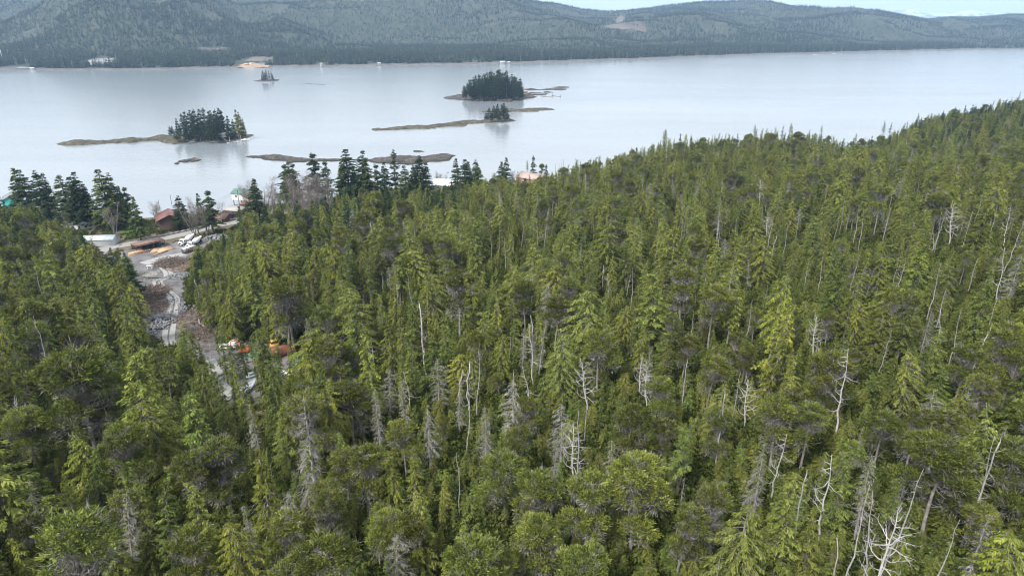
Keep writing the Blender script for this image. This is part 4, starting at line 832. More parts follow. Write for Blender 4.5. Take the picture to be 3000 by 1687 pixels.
def sheet(name, poly_px, m, off, res=1.5, kind='structure', label=None, cat=None, wig=.8):
    w = np.array([G(a, b_)[:2] for a, b_ in poly_px]); x0, y0 = w.min(0) - 2; x1, y1 = w.max(0) + 2
    X, Y = np.meshgrid(np.arange(x0, x1, res), np.arange(y0, y1, res), indexing='ij')
    k = inpoly(X + wig * vnoise(X, Y, 3, 60), Y + wig * vnoise(X, Y, 3, 61), w)
    k &= np.roll(k, -1, 1) | True
    o = link(name, grid_mesh(name, X, Y, ground(X, Y) + off, (m,), keep=k)); o['kind'] = kind
    if label: o['label'] = label; o['category'] = cat
    return o
def strip(name, pts, width, m, off, kind='structure', n=None, wob=0.0, side=0.0):
    """a strip along a centre line on the ground (world xy)"""
    pts = np.asarray(pts, float); d = np.r_[0, np.cumsum(np.hypot(*np.diff(pts, axis=0).T))]; n = n or max(4, int(d[-1] / 1.5)); t_ = np.linspace(0, d[-1], n)
    x = np.interp(t_, d, pts[:, 0]); y = np.interp(t_, d, pts[:, 1])
    for _ in range(6): x[1:-1] = (x[:-2] + 2 * x[1:-1] + x[2:]) / 4; y[1:-1] = (y[:-2] + 2 * y[1:-1] + y[2:]) / 4
    tx, ty = np.gradient(x), np.gradient(y); l = np.hypot(tx, ty); nx, ny = -ty / l, tx / l
    cs = np.linspace(-.5, .5, 5); X = x[:, None] + nx[:, None] * (cs * width * (1 + wob * vnoise(t_, 0 * t_, 5, 3))[:, None] + side); Y = y[:, None] + ny[:, None] * (cs * width * (1 + wob * vnoise(t_, 0 * t_, 5, 3))[:, None] + side)
    o = link(name, grid_mesh(name, X, Y, ground(X, Y) + off, (m,))); o['kind'] = kind; return x, y, nx, ny
# ground covers
m, t, b, pos = base_mat('gravel')
t.links.new(ramp(t, noise(t, pos, .22, 8, .65), [(.30, (.07, .066, .07)), (.5, (.14, .135, .14)), (.68, (.22, .21, .208))]), b.inputs['Base Color']); add_bump(t, b, pos, 1.5, .6); M['gravel'] = m
m, t, b, pos = base_mat('wheel_worn_gravel')
t.links.new(ramp(t, noise(t, pos, .5, 6), [(.3, (.26, .255, .25)), (.7, (.34, .335, .325))]), b.inputs['Base Color']); add_bump(t, b, pos, 2, .3); M['worn'] = m
m, t, b, pos = base_mat('asphalt')
t.links.new(ramp(t, noise(t, pos, .3, 6), [(.3, (.24, .235, .23)), (.7, (.30, .295, .29))]), b.inputs['Base Color']); M['asphalt'] = m
m, t, b, pos = base_mat('lawn_grass')
t.links.new(ramp(t, noise(t, pos, .6, 6), [(.3, (.06, .13, .02)), (.7, (.11, .20, .04))]), b.inputs['Base Color']); M['lawn'] = m
m, t, b, pos = base_mat('dry_verge')
t.links.new(ramp(t, noise(t, pos, .35, 7), [(.3, (.07, .055, .035)), (.55, (.13, .11, .07)), (.7, (.20, .17, .12))]), b.inputs['Base Color']); add_bump(t, b, pos, 1.5, .6); M['verge'] = m
m, t, b, pos = base_mat('stripped_soil')
t.links.new(ramp(t, noise(t, pos, .5, 7), [(.3, (.055, .048, .042)), (.55, (.11, .098, .088)), (.7, (.18, .165, .155))]), b.inputs['Base Color']); add_bump(t, b, pos, 1.5, .8); M['soil'] = m
sheet('verge', [(-200,700),(60,655),(200,652),(350,640),(520,637),(640,624),(720,612),(780,612),(860,605),(900,615),(760,650),(560,700),(420,730),(250,770),(100,800),(-100,800)], M['verge'], .10, 2)
sheet('lawn', [(345,688),(362,672),(398,666),(408,680),(380,690),(350,694)], M['lawn'], .16)
sheet('yard', GRPOLY[0], M['gravel'], .20, 1.2, wig=1.2)
sheet('cleared_soil', [(545,900),(596,945),(640,985),(655,1030),(600,1040),(560,1010),(530,960)], M['soil'], .26)
sheet('cleared_soil', [(398,860),(440,842),(470,850),(478,900),(460,930),(425,940),(405,900)], M['soil'], .26)
sheet('cleared_soil', [(470,770),(520,760),(565,752),(560,790),(545,835),(515,812),(485,785)], M['soil'], .26)
rx, ry, rnx, rny = strip('road', ROADW, 7.5, M['asphalt'], .20)
TRK = np.array([G(a, b_)[:2] for a, b_ in [(455,765),(478,784),(497,803),(478,819),(460,832),(474,848),(498,864),(514,880),(510,900),(504,930),(497,965),(492,1000),(505,1030)]])
for k in (-1.0, 1.0): strip('wheel_track', TRK, 1.5, M['worn'], .32, wob=.25, side=k)
strip('wheel_track', [G(600,1060)[:2], G(640,1120)[:2], G(650,1180)[:2]], 5, M['worn'], .32, wob=.3)
strip('wheel_track', [G(420,775)[:2], G(455,765)[:2], G(500,752)[:2], G(545,745)[:2]], 6, M['worn'], .28, wob=.3)

# ------------------------------------------------------------------ islands and reefs
m, t, b, pos = base_mat('shore_rock', .85)
rk = ramp(t, noise(t, pos, .28, 9, .7), [(.30, (.025, .022, .020)), (.48, (.058, .050, .046)), (.68, (.14, .128, .115))])
wk = ramp(t, noise(t, pos, .5, 7), [(.3, (.016, .014, .012)), (.7, (.05, .042, .03))])
t.links.new(mixc(t, height_mask(t, pos, .35, 1.0), wk, rk), b.inputs['Base Color']); add_bump(t, b, pos, .9, 1.0, .8); M['rock'] = m
m, t, b, pos = base_mat('grassy_rock', .9)
rk = ramp(t, noise(t, pos, .22, 9, .7), [(.34, (.03, .026, .022)), (.48, (.065, .058, .042)), (.60, (.10, .095, .06)), (.7, (.17, .155, .13))])
t.links.new(mixc(t, height_mask(t, pos, .4, 1.1), wk, rk), b.inputs['Base Color']) if False else t.links.new(rk, b.inputs['Base Color']); add_bump(t, b, pos, .9, 1.0, .8); M['grassrock'] = m
ISL = []
def reef(name, cl, m, label=None, seed=0, rough=.5):
    """cl: (px, py, half width m, height m) along the middle line at sea level"""
    c = np.array([[*W(a, b_)[:2], w_, h_] for a, b_, w_, h_ in cl]); d = np.r_[0, np.cumsum(np.hypot(*np.diff(c[:, :2], axis=0).T))]; L = d[-1]
    res = max(.8, L / 260); n = int(L / res); s = np.linspace(0, L, n); x, y, w_, h_ = (np.interp(s, d, c[:, k]) for k in range(4))
    tx, ty = np.gradient(x), np.gradient(y); l = np.hypot(tx, ty); nx, ny = -ty / l, tx / l
    w_ = w_ * (1 + .28 * vnoise(s, 0 * s, max(6, L / 16), seed) + .22 * vnoise(s, 0 * s, max(3, L / 45), seed + 5)); x = x + nx * w_ * .5 * vnoise(s, 0 * s, L / 9, seed + 8); y = y + ny * w_ * .5 * vnoise(s, 0 * s, L / 9, seed + 8)
    e = np.linspace(-1.35, 1.35, 34); X = x[:, None] + nx[:, None] * e * w_[:, None]; Y = y[:, None] + ny[:, None] * e * w_[:, None]
    endf = np.minimum(sstep(0, .05 * L + 2, s), sstep(0, .05 * L + 2, L - s))[:, None]
    prof = 1 - np.abs(e) ** 2.2; hgt = prof * (.25 + .75 * endf) * h_[:, None] * 1.0 + (endf - 1) * .9
    nse = fbm(X, Y, 14, 4, seed + 50); Z = hgt + nse * rough * 1.5 * (0.35 + .4 * h_[:, None]) + fbm(X, Y, 3.2, 2, seed + 70) * .35 * np.minimum(1, h_[:, None])
    Z = np.where(np.abs(e)[None] > 1.3, -1.2, Z); Z = np.maximum(Z, -1.2)
    ISL.append((X, Y, Z)); return link(name, grid_mesh(name, X, Y, Z, (m,)), kind='structure')
reef('island', [(155,424,3,.5),(190,422,8,1.6),(240,421,10,2.4),(300,419,8,1.0),(345,415,9,1.6),(385,412,10,2.4),(430,411,11,2),(480,408,15,2.6),(560,405,22,3.6),(640,402,24,3.8),(690,399,20,3.0),(725,398,11,2.2),(754,396,4,1)], M['grassrock'], seed=1)
reef('reef', [(702,458,2,.4),(740,460,6,.9),(800,462,11,1.5),(860,466,12,1.4),(905,470,9,1.2),(960,470,5,.7),(1030,469,2.5,.5),(1090,470,8,.9),(1150,469,16,1.8),(1210,465,19,2.1),(1260,462,15,1.8),(1300,457,7,1.3),(1345,452,2,.5)], M['rock'], seed=2)
reef('reef', [(517,472,3,.5),(555,471,6,1.5),(590,471,3,.8)], M['rock'], seed=3)
reef('reef', [(505,480,1.5,.3),(518,480,3,.8),(530,480,1.5,.3)], M['rock'], seed=4)
reef('reef', [(1205,444,2,.3),(1230,444,3,.8),(1250,445,2,.3)], M['rock'], seed=5)
reef('island', [(1305,291,8,1),(1330,289,18,2.2),(1370,288,38,3.5),(1440,285,44,4),(1500,284,40,4),(1545,284,24,2.6),(1570,283,8,1)], M['rock'], seed=6)
reef('reef', [(1540,277,10,1),(1560,276,14,1.8),(1590,277,9,1.2),(1600,278,4,.6)], M['rock'], seed=7)
reef('reef', [(1535,264,5,.5),(1555,263,9,1.5),(1580,264,5,.6),(1610,263,9,1.2),(1640,262,12,1.8),(1662,263,5,.7)], M['rock'], seed=8)
reef('reef', [(1614,257,5,.7),(1640,256,9,1.7),(1672,257,4,.8)], M['rock'], seed=9)
reef('reef', [(1588,271,4,.4),(1605,270.5,6,1.0),(1625,271,3,.4)], M['rock'], seed=10)
reef('island', [(1074,382,2,.4),(1110,381,8,1.0),(1170,378,11,1.6),(1230,373,12,1.8),(1290,368,12,1.8),(1350,361,13,2.0),(1410,357,12,2.2),(1460,354,14,3.2),(1490,352,11,2.6),(1507,350,3,.8)], M['grassrock'], seed=11)
reef('reef', [(1398,329,4,.5),(1440,327,10,1.5),(1500,325,13,1.8),(1570,322,13,1.8),(1610,321,8,1.2),(1632,320,3,.5)], M['grassrock'], seed=12)
reef('island', [(748,239,5,.4),(765,237.5,14,1.5),(785,236.5,22,3),(803,235,14,1.5),(824,234,4,.5)], M['rock'], seed=13)
reef('reef', [(878,247.5,3,.2),(900,247,5,.6),(925,247.5,3,.2),(958,248,3,.4)], M['rock'], seed=14)
def isl_z(x, y):
    best = 0.0
    for X, Y, Z in ISL:
        if X.min() - 3 < x < X.max() + 3 and Y.min() - 3 < y < Y.max() + 3:
            d = (X - x) ** 2 + (Y - y) ** 2; k = np.argmin(d)
            if d.ravel()[k] < 30: best = max(best, float(Z.ravel()[k]))
    return best
def stand(px, py, z=None):
    """foot of a thing seen at this pixel: on an island if there is one, else on the ground"""
    z = 0 if z is None else z; p = W(px, py, z)
    for _ in range(3): z = isl_z(p[0], p[1]); p = W(px, py, z)
    return p
def tree_px(kind, pi, px, top, base, island, label, group, wide=1.0, override=None):
    p = stand(px, base) if island else G(px, base)
    _, _, f = project(*p); v = -(top - 843.5) / FX; hgt = CAM_H + p[1] * (-SP + v * CP) / (CP + v * SP) - p[2]
    return plant(kind, pi, (p[0], p[1], p[2] - .3), float(hgt), random.random() * 6.28, label, group, override, wide)
IS = {'crown': M['spruce_isle']}
TI = random.Random(4)
def isl_row(lst, base_of, where, wide=1.0):
    for i, (px, top) in enumerate(lst):
        sh = SHAPE['spruce_tree'][(i * 3) % 5]; p = uniq('%s %s %s, %s percent across' % (*sh, where, num(px / 30)), ('taller one', 'shorter one', 'one at the water', 'one behind', 'slighter one', 'stouter one', 'one among the last', 'one half hidden'))
        tree_px('spruce_tree', (i * 3) % 5, px, top, base_of(px), True, p, 'spruces ' + where, wide, IS)
isl_row([(499,368),(507,368),(522,345),(539,332),(550,326),(562,321),(577,319),(592,317),(606,315),(619,325),(628,321),(638,319),(649,314),(658,322),(672,338),(686,348),(530,366),(545,360),(690,365),(570,350)], lambda q: 398 + TI.uniform(-4, 4), 'on the cabin island', 1.5)
isl_row([(520,378),(548,372),(572,362),(596,352),(615,350),(636,352),(655,355),(672,366),(588,375),(625,372),(560,382),(605,382),(645,380)], lambda q: 411 + TI.uniform(-3, 2), 'on the cabin island front', 2.1)
for px, top, pi in [(700,319,2),(709,325,0),(718,345,3)]: tree_px('spruce_tree', pi, px, top, 404, True, uniq('paler sparse grey-green spruce at the east end of the cabin island', ('taller one', 'lower one')), 'pale trees on the cabin island', .95, {'crown': M['pine']})
big = []
for i in range(64):
    u = (i % 32) / 31; px = 1358 + u * 168 + TI.uniform(-3, 3)
    t_ = np.interp(px, [1352,1370,1400,1430,1475,1500,1528], [255,232,218,208,202,216,232]) + TI.uniform(-2, 10) + (12 if i >= 32 else 0)
    big.append((px, t_))
isl_row(big[:32], lambda q: 281 + TI.uniform(-2.5, 1.5), 'on the big wooded island', 1.6)
isl_row([(p, t_ + 6) for p, t_ in big[32:]], lambda q: 287.5 + TI.uniform(-1.5, 1.0), 'on the big island beach', 1.8)
for px, top in [(1418,201),(1434,198),(1430,205)]: tree_px('dead_tree', 2 if px != 1434 else 4, px, top, 284, True, uniq('bare dead top rising above the big wooded island', ('taller one', 'thinner one')), 'dead tops on the big island')
isl_row([(1432,314),(1447,308),(1458,303),(1470,305),(1476,302),(1482,312)], lambda q: 351, 'on the islet of the long spit', 1.7)
isl_row([(1424,328),(1440,325),(1462,322),(1488,330)], lambda q: 354, 'low on the islet of the long spit', 1.7)
isl_row([(772,205),(777,210),(783,203),(790,208),(797,210),(801,218),(768,222)], lambda q: 237, 'on the tiny far islet', 1.2)

# ------------------------------------------------------------------ shore belt: tall spruces and bare alders
M['spruce_mid'] = foliage('greener_spruce_foliage', (.024, .042, .016), (.085, .115, .038), (.15, .18, .06), transl=.18)
SPR = [(-8,505,650,3),(78,487,650,1),(98,490,652,0),(143,496,655,3),(165,502,655,1),(215,508,668,1),(232,512,668,0),(252,497,668,0),(275,540,668,3),(332,488,672,0),(345,505,672,3),(373,540,660,1),(385,545,660,2),(414,571,705,1),(535,572,675,3),(550,600,676,1),(590,563,660,1),(626,555,690,2),(765,518,670,1),(783,600,690,0),
       (843,480,602,2),(858,470,605,0),(873,475,602,2),(930,445,590,2),(962,470,592,2),(1005,470,598,1),(1027,430,600,0),(1045,500,605,3),(1065,437,600,0),(1080,460,602,1),(1112,478,600,2),(1130,470,600,0),(1160,437,585,4),(1195,480,600,0),(1218,478,595,3),(1235,455,595,3),(1250,475,592,0),(1342,460,575,1),(1362,465,578,0),(1377,470,578,1),(1392,465,578,3),(1405,480,580,0),
       (1470,470,560,1),(1482,458,560,1),(1560,455,545,4),(1600,480,560,4),(2990,288,330,0),(2965,292,332,1),(2945,296,335,0),(2920,300,340,3),(2895,306,345,1),(2870,312,350,0),(2850,318,352,1),(2825,322,356,3)]
for i, (px, top, base, pi) in enumerate(SPR):
    sh = SHAPE['spruce_tree'][pi]; where = 'in the shore belt' if px < 2000 else 'on the far end of the ridge'
    lab = uniq('%s %s %s, %s percent across' % (*sh, where, num(px / 30)), ('slighter one', 'fuller one', 'lower one', 'taller one'))
    tree_px('spruce_tree', pi, px, top, base, False, lab, 'spruces of the shore belt', (1.55 if pi != 4 else 1.0) * [1, .85, 1.1][i % 3], [None, {'crown': M['spruce_mid']}, None, {'crown': M['spruce_isle']}][i % 4])
ALD = [(458,585,660,0),(470,590,665,2),(570,600,690,1),(585,575,690,0),(605,600,690,3),(612,585,690,2),(650,585,655,2),(735,530,640,0),(750,540,640,3),(775,525,640,1),(800,530,650,0),(830,560,640,1),(860,540,640,0),(880,515,625,3),(900,510,625,1),(918,500,622,0),(935,505,622,3),(950,520,620,1),(890,550,640,0),(925,548,640,3),(955,555,640,1),
       (865,575,655,2),(905,580,655,3),(1285,500,545,0),(1300,505,545,1),(1505,500,545,3),(1520,498,545,0),(1535,508,545,1),(1545,535,560,2),(1600,512,555,3),(1800,455,500,0),(1820,450,498,3),(1840,448,495,1),(1780,465,500,0),(1865,440,485,3),(340,600,690,1),(205,600,660,0),(220,605,665,2)]
for i, (px, top, base, pi) in enumerate(ALD):
    lab = uniq('bare %s alder by the shore, %s percent across' % (['grey-brown', 'many-stemmed', 'two-stemmed', 'bushy'][pi], num(px / 30)), ('slighter one', 'fuller one', 'lower one'))
    tree_px('alder_tree', pi, px, top, base, False, lab, 'bare alders by the shore', 1.3)

# ------------------------------------------------------------------ houses
def yaw_of(a, b_): return math.atan2(b_[1] - a[1], b_[0] - a[0])
def house(name, label, cat, base, rz, L, D, wh, rh, wall, roof, wins=(), doors=(), over=.5, pitch='gable', base_z=None, stilts=False, chimney=None, sub=None):
    """L along local x (ridge), D along y; the camera side is -y. wins: (face, u, z, w, h)"""
    z0 = base[2] if base_z is None else base_z; t_ = thing(name, label, cat, (base[0], base[1], z0), rz)
    w_ = MB()
    if pitch == 'gable':
        v = []
        for x_ in (-L / 2, L / 2): v += [(x_, -D / 2, -.6), (x_, D / 2, -.6), (x_, D / 2, wh), (x_, 0, wh + rh - .06), (x_, -D / 2, wh)]
        w_.add(v, [[0, 5, 9, 4], [1, 2, 7, 6]], [[0, 4, 1], [4, 2, 1], [4, 3, 2], [5, 6, 9], [6, 7, 9], [9, 7, 8]])
        w_.build('wall', wall, t_)
        a = math.atan2(rh, D / 2); sl_ = math.hypot(rh, D / 2) + over
        rf = MB()
        for s in (-1, 1):
            cy = s * (D / 2 + over * math.cos(a)) / 2; cz = wh + rh - math.tan(a) * abs(cy) + .1
            rf.box((0, cy, cz), (L + 2 * over, sl_, .16), rx=-s * a)
        ro = rf.build('roof', roof, t_)
        if chimney is not None: MB().box((chimney, .3, wh + rh + .3), (.5, .5, 1.4)).build('chimney', M['grey_siding'], ro)
    else:
        w_.box((0, 0, wh / 2 - .3), (L, D, wh + .6)).build('wall', wall, t_)
        a = math.atan2(rh, D); MB().box((0, 0, wh + rh / 2 + .05), (L + 2 * over, math.hypot(D, rh) + 2 * over, .25), rx=a).build('roof', roof, t_)
    for f_, u_, zz, ww, hh_ in wins:
        dx, dy, r_ = {'f': (u_, -D / 2, 0), 'b': (u_, D / 2, math.pi), 'l': (-L / 2, u_, -math.pi / 2), 'r': (L / 2, u_, math.pi / 2)}[f_]
        fr_ = MB().box((dx, dy, zz), (ww + .2, .10, hh_ + .2), rz=r_).build('window', M['white_paint'], t_)
        MB().box((dx + .04 * math.sin(r_) * 1, dy - .04 * math.cos(r_), zz), (ww, .07, hh_), rz=r_).build('pane', M['glass'], fr_)
    for f_, u_, ww, hh_, dm in doors:
        dx, dy, r_ = {'f': (u_, -D / 2, 0), 'b': (u_, D / 2, math.pi), 'l': (-L / 2, u_, -math.pi / 2), 'r': (L / 2, u_, math.pi / 2)}[f_]
        MB().box((dx, dy, hh_ / 2), (ww, .14, hh_), rz=r_).build('door', dm, t_)
    if stilts:
        for sx_ in (-L / 2 + .6, 0, L / 2 - .6):
            for sy_ in (-D / 2 + .5, D / 2 - .5): MB().box((sx_, sy_, -2.2), (.3, .3, 3.4)).build('post', M['pole_wood'], t_)
    return t_
house('house', 'turquoise house under a grey roof behind the shore spruces', 'house', G(46, 618), R(-60), 12, 9, 7.6, 2.4, M['turquoise_siding'], M['grey_roof'], wins=[('l', -1.8, 5.8, 1.1, 1.1), ('l', 1.6, 5.8, 1.1, 1.1), ('f', 0, 5.8, 1.4, 1.1)])
house('house', 'pale metal-roofed house half hidden by conifers near the lawn', 'house', G(242, 668), R(15), 14, 9, 3.6, 2.6, M['white_paint'], M['metal_roof'], wins=[('f', -3, 1.8, 1.2, 1.1), ('f', 3, 1.8, 1.2, 1.1)], doors=[('f', 0, 1, 2.1, M['brown_siding'])])
house('garden_shed', 'small white shed beside the green lawn', 'shed', G(332, 667), R(-10), 4.5, 3.4, 3.2, .9, M['white_paint'], M['grey_roof'], doors=[('f', .8, .9, 2, M['grey_siding'])])
house('house', 'dark brown house with red roof and white garage door', 'house', G(503, 667), R(-62), 12, 11, 6.0, 2.3, M['brown_siding'], M['red_roof'], over=1.0, chimney=2.5,
      wins=[('l', -2.2, 4.6, 1.9, 1.5), ('l', 2.2, 4.6, .9, 1.5), ('f', -2, 4.4, 1.5, 1.3), ('f', 2.4, 4.4, 1.5, 1.3)], doors=[('l', 2.4, 3.4, 2.4, M['white_paint']), ('l', -1.5, 1.0, 2.2, M['white_paint'])])
house('cabin', 'low brown cabin with faded rusty roof by the road', 'cabin', G(640, 647), R(-12), 13, 8, 2.6, 1.6, M['brown_siding'], M['rust_roof'], wins=[('f', -2, 1.5, 1.1, .9), ('f', 3, 1.5, 1.1, .9)], doors=[('f', 0, .9, 2, M['grey_siding'])])
house('boat_shed', 'dark timber shed with weathered grey roof at the bank', 'shed', G(690, 629), R(-18), 10, 6.5, 3.0, .9, M['brown_siding'], M['old_wood'], pitch='mono', over=.3, doors=[('f', 2, 2.4, 2.2, M['black'])])
gh = house('house', 'white waterside house with a green metal roof', 'house', G(728, 600), R(-14), 15, 8, 3.2, 1.9, M['white_paint'], M['green_roof'], wins=[('l', 0, 1.9, 1.0, 1.2), ('f', -4.5, 1.8, 1.1, 1.1), ('f', 1, 1.8, 1.4, 1.1)], stilts=True, doors=[('f', 4, .9, 2.0, M['brown_siding'])], base_z=4.0)
house('lean_to', 'open lean-to under an orange-rust roof beside the green-roofed house', 'lean-to', G(733, 609), R(-14), 10, 4, 2.4, .7, M['brown_siding'], M['orange_roof'], pitch='mono', over=.3, doors=[('f', -2, 3, 2, M['black'])])
t_ = thing('water_tank', 'dark blue round tank on a wooden deck by the sea', 'tank', G(692, 609), R(-14)); MB().lathe([(1.5, 0), (1.5, 1.3), (1.35, 1.5), (.2, 1.62)], 18).build('tank', M['navy'], t_); MB().box((0, 0, -.2), (4.6, 3.6, .3)).build('deck', M['old_wood'], t_); MB().box((-1.9, -1.5, .5), (.9, .5, 1.0)).build('step', M['old_wood'], t_)
house('warehouse', 'grey hall with a broad white low-pitched roof', 'building', G(1318, 563), R(-12), 19, 17, 6.0, 1.6, M['grey_siding'], M['white_roof'], over=.7, wins=[('f', 4, 3.6, 1, 1.6), ('f', -4, 3.6, 1, 1.6)], doors=[('f', 0, 3, 3, M['white_paint'])])
cp = thing('carport', 'small white flat-roofed carport on the shore', 'carport', G(1462, 545), R(-8)); MB().box((0, 0, 3.3), (9, 4.5, .25)).build('roof', M['white_roof'], cp); MB().box((-1.2, 1.2, 1.3), (5.5, 1.8, 2.8)).build('wall', M['white_paint'], cp)
for dx, dy in ((-4, -1.8), (4, -1.8), (-4, 1.8), (4, 1.8)): MB().box((dx, dy, 1.4), (.2, .2, 3.6)).build('post', M['white_paint'], cp)
house('warehouse', 'terracotta-coloured warehouse with pinkish grey gable roof', 'building', G(1560, 547), R(-38), 17, 12, 6.2, 2.4, M['tan_siding'], M['pinkish_roof'], wins=[('l', 0, 4.2, 1.2, 1.6), ('f', 3, 3.8, 1.2, 1.4), ('f', -3, 3.8, 1.2, 1.4)], doors=[('f', 6, 2.6, 3, M['white_paint'])])
def boat_cabin(px, py, rz, label, L=8):
    b_ = thing('cabin_boat', label, 'boat', G(px, py) + np.array([0, 0, .6]), rz); hull(L, 2.6, 1.3).build('hull', M['white_paint'], b_); c_ = MB().box((-.4, 0, 1.9), (2.8, 1.9, 1.5)).build('wheelhouse', M['white_paint'], b_)
    MB().box((-.4, 0, 2.15), (2.84, 1.94, .5)).build('window_band', M['glass'], c_); MB().box((-.4, 0, 2.72), (3.2, 2.2, .1)).build('roof', M['white_roof'], c_); MB().tube([(0, 0, 2.7), (0, 0, 4.6)], .05, 5).build('mast', M['chrome'], b_)
def hull(L, Wd, Hh, n=9):
    mb = MB(); s = np.linspace(0, 1, n); w_ = Wd / 2 * np.minimum(1, (1 - s ** 3.0)) + .02; x_ = -L / 2 + L * s; sh = Hh * (1 + .25 * s ** 2)
    v = []
    for i in range(n): v += [(x_[i], -w_[i], sh[i]), (x_[i], -w_[i] * .75, Hh * .25 + .5 * Hh * s[i] ** 4), (x_[i], 0, Hh * .6 * s[i] ** 4), (x_[i], w_[i] * .75, Hh * .25 + .5 * Hh * s[i] ** 4), (x_[i], w_[i], sh[i]), (x_[i], w_[i] * .82, sh[i] - .02), (x_[i], w_[i] * .7, Hh * .4 + .5 * Hh * s[i] ** 4), (x_[i], -w_[i] * .7, Hh * .4 + .5 * Hh * s[i] ** 4), (x_[i], -w_[i] * .82, sh[i] - .02)]
    q = [[i * 9 + j, i * 9 + (j + 1) % 9, (i + 1) * 9 + (j + 1) % 9, (i + 1) * 9 + j] for i in range(n - 1) for j in range(9)]
    return mb.add(v, q, [[0, 1, 8], [1, 7, 8], [1, 2, 7], [2, 3, 7], [3, 6, 7], [3, 4, 6], [4, 5, 6]])
boat_cabin(1621, 528, R(20), 'white cabin boat on land beside the terracotta warehouse', 9)
boat_cabin(1592, 548, R(160), 'white boat with wheelhouse parked below the terracotta warehouse', 8)
# masts, poles and pilings
def pole(px, base, top, label, r=.13, arms=0, m='pole_wood', sea=False, kind='utility_pole', cat='pole', group='poles along the shore'):
    p = W(px, base) if sea else G(px, base); v = -(top - 843.5) / FX; h_ = CAM_H + p[1] * (-SP + v * CP) / (CP + v * SP) - p[2]
    t_ = thing(kind, label, cat, p, R(-14), group); MB().tube([(0, 0, -1.5), (0, 0, h_)], [r * 1.2, r * .8], 7).build('shaft', M[m], t_)
    for a in range(arms): MB().box((0, 0, h_ - .5 - a * .8), (2.4, .12, .12)).build('crossarm', M[m], t_)
    if not arms: MB().lathe([(r * .8, h_), (r * .3, h_ + .12)], 7).build('cap', M[m], t_)
    return p, h_
pA = pole(335, 690, 642, 'utility pole with crossarm beside the lawn', arms=1, r=.2)
pB = pole(459, 690, 657, 'utility pole in front of the brown house hedge', arms=1, r=.16)
pC = pole(707, 640, 556, 'tall pole before the green-roofed house', arms=1, r=.18)
pole(468, 612, 586, 'slim piling standing in the water beyond the red roof', sea=True, kind='piling'); pole(503, 598, 570, 'slim piling out in the water past the brown house', sea=True, kind='piling')
for q_, (px, b2, tp) in enumerate([(1627, 530, 480), (1645, 520, 468), (1650, 520, 466), (1637, 525, 480)]): pole(px, b2, tp, ['dark mast beside the white cabin boat', 'thin mast behind the warehouse boats, taller of a close pair', 'thin mast, shorter of a close pair by the boats', 'short mast between the boats and the close pair'][q_], r=.09, kind='boat_mast', cat='mast', group='masts by the warehouse')
wz = thing('power_line', 'thin black power wires from pole to pole along the road', 'wire', (0, 0, 0))
for a_, b_ in ((pA, pB), (pB, pC)):
    for sdx in (-1, 1):
        P0 = a_[0] + np.array([sdx, 0, a_[1] - .45]); P1 = b_[0] + np.array([sdx, 0, b_[1] - .45]); s = np.linspace(0, 1, 12)[:, None]
        MB().tube(P0 * (1 - s) + P1 * s - np.array([0, 0, 1]) * 4 * s * (1 - s) * 1.6, .025, 4, False).build('wire', M['wire'], wz)
# concrete barrier on the sea side of the road, in segments
br_ = thing('road_barrier', 'long pale concrete barrier on the sea side of the road', 'barrier', (0, 0, 0)); prev = None
for i in range(0, len(rx) - 2, 2):
    cx, cy = rx[i] + rnx[i] * 4.4, ry[i] + rny[i] * 4.4
    if not (430 < float(project(cx, cy, 9)[0]) < 770): continue
    i2 = i + 2; dx, dy = rx[i2] + rnx[i2] * 4.4 - cx, ry[i2] + rny[i2] * 4.4 - cy
    MB().box((cx + dx / 2, cy + dy / 2, float(ground(cx, cy)) + .62), (math.hypot(dx, dy) - .06, .3, .85), rz=math.atan2(dy, dx)).build('segment', M['concrete'], br_)
strip('painted_line', ROADW, .18, M['yellow_paint'], .205)

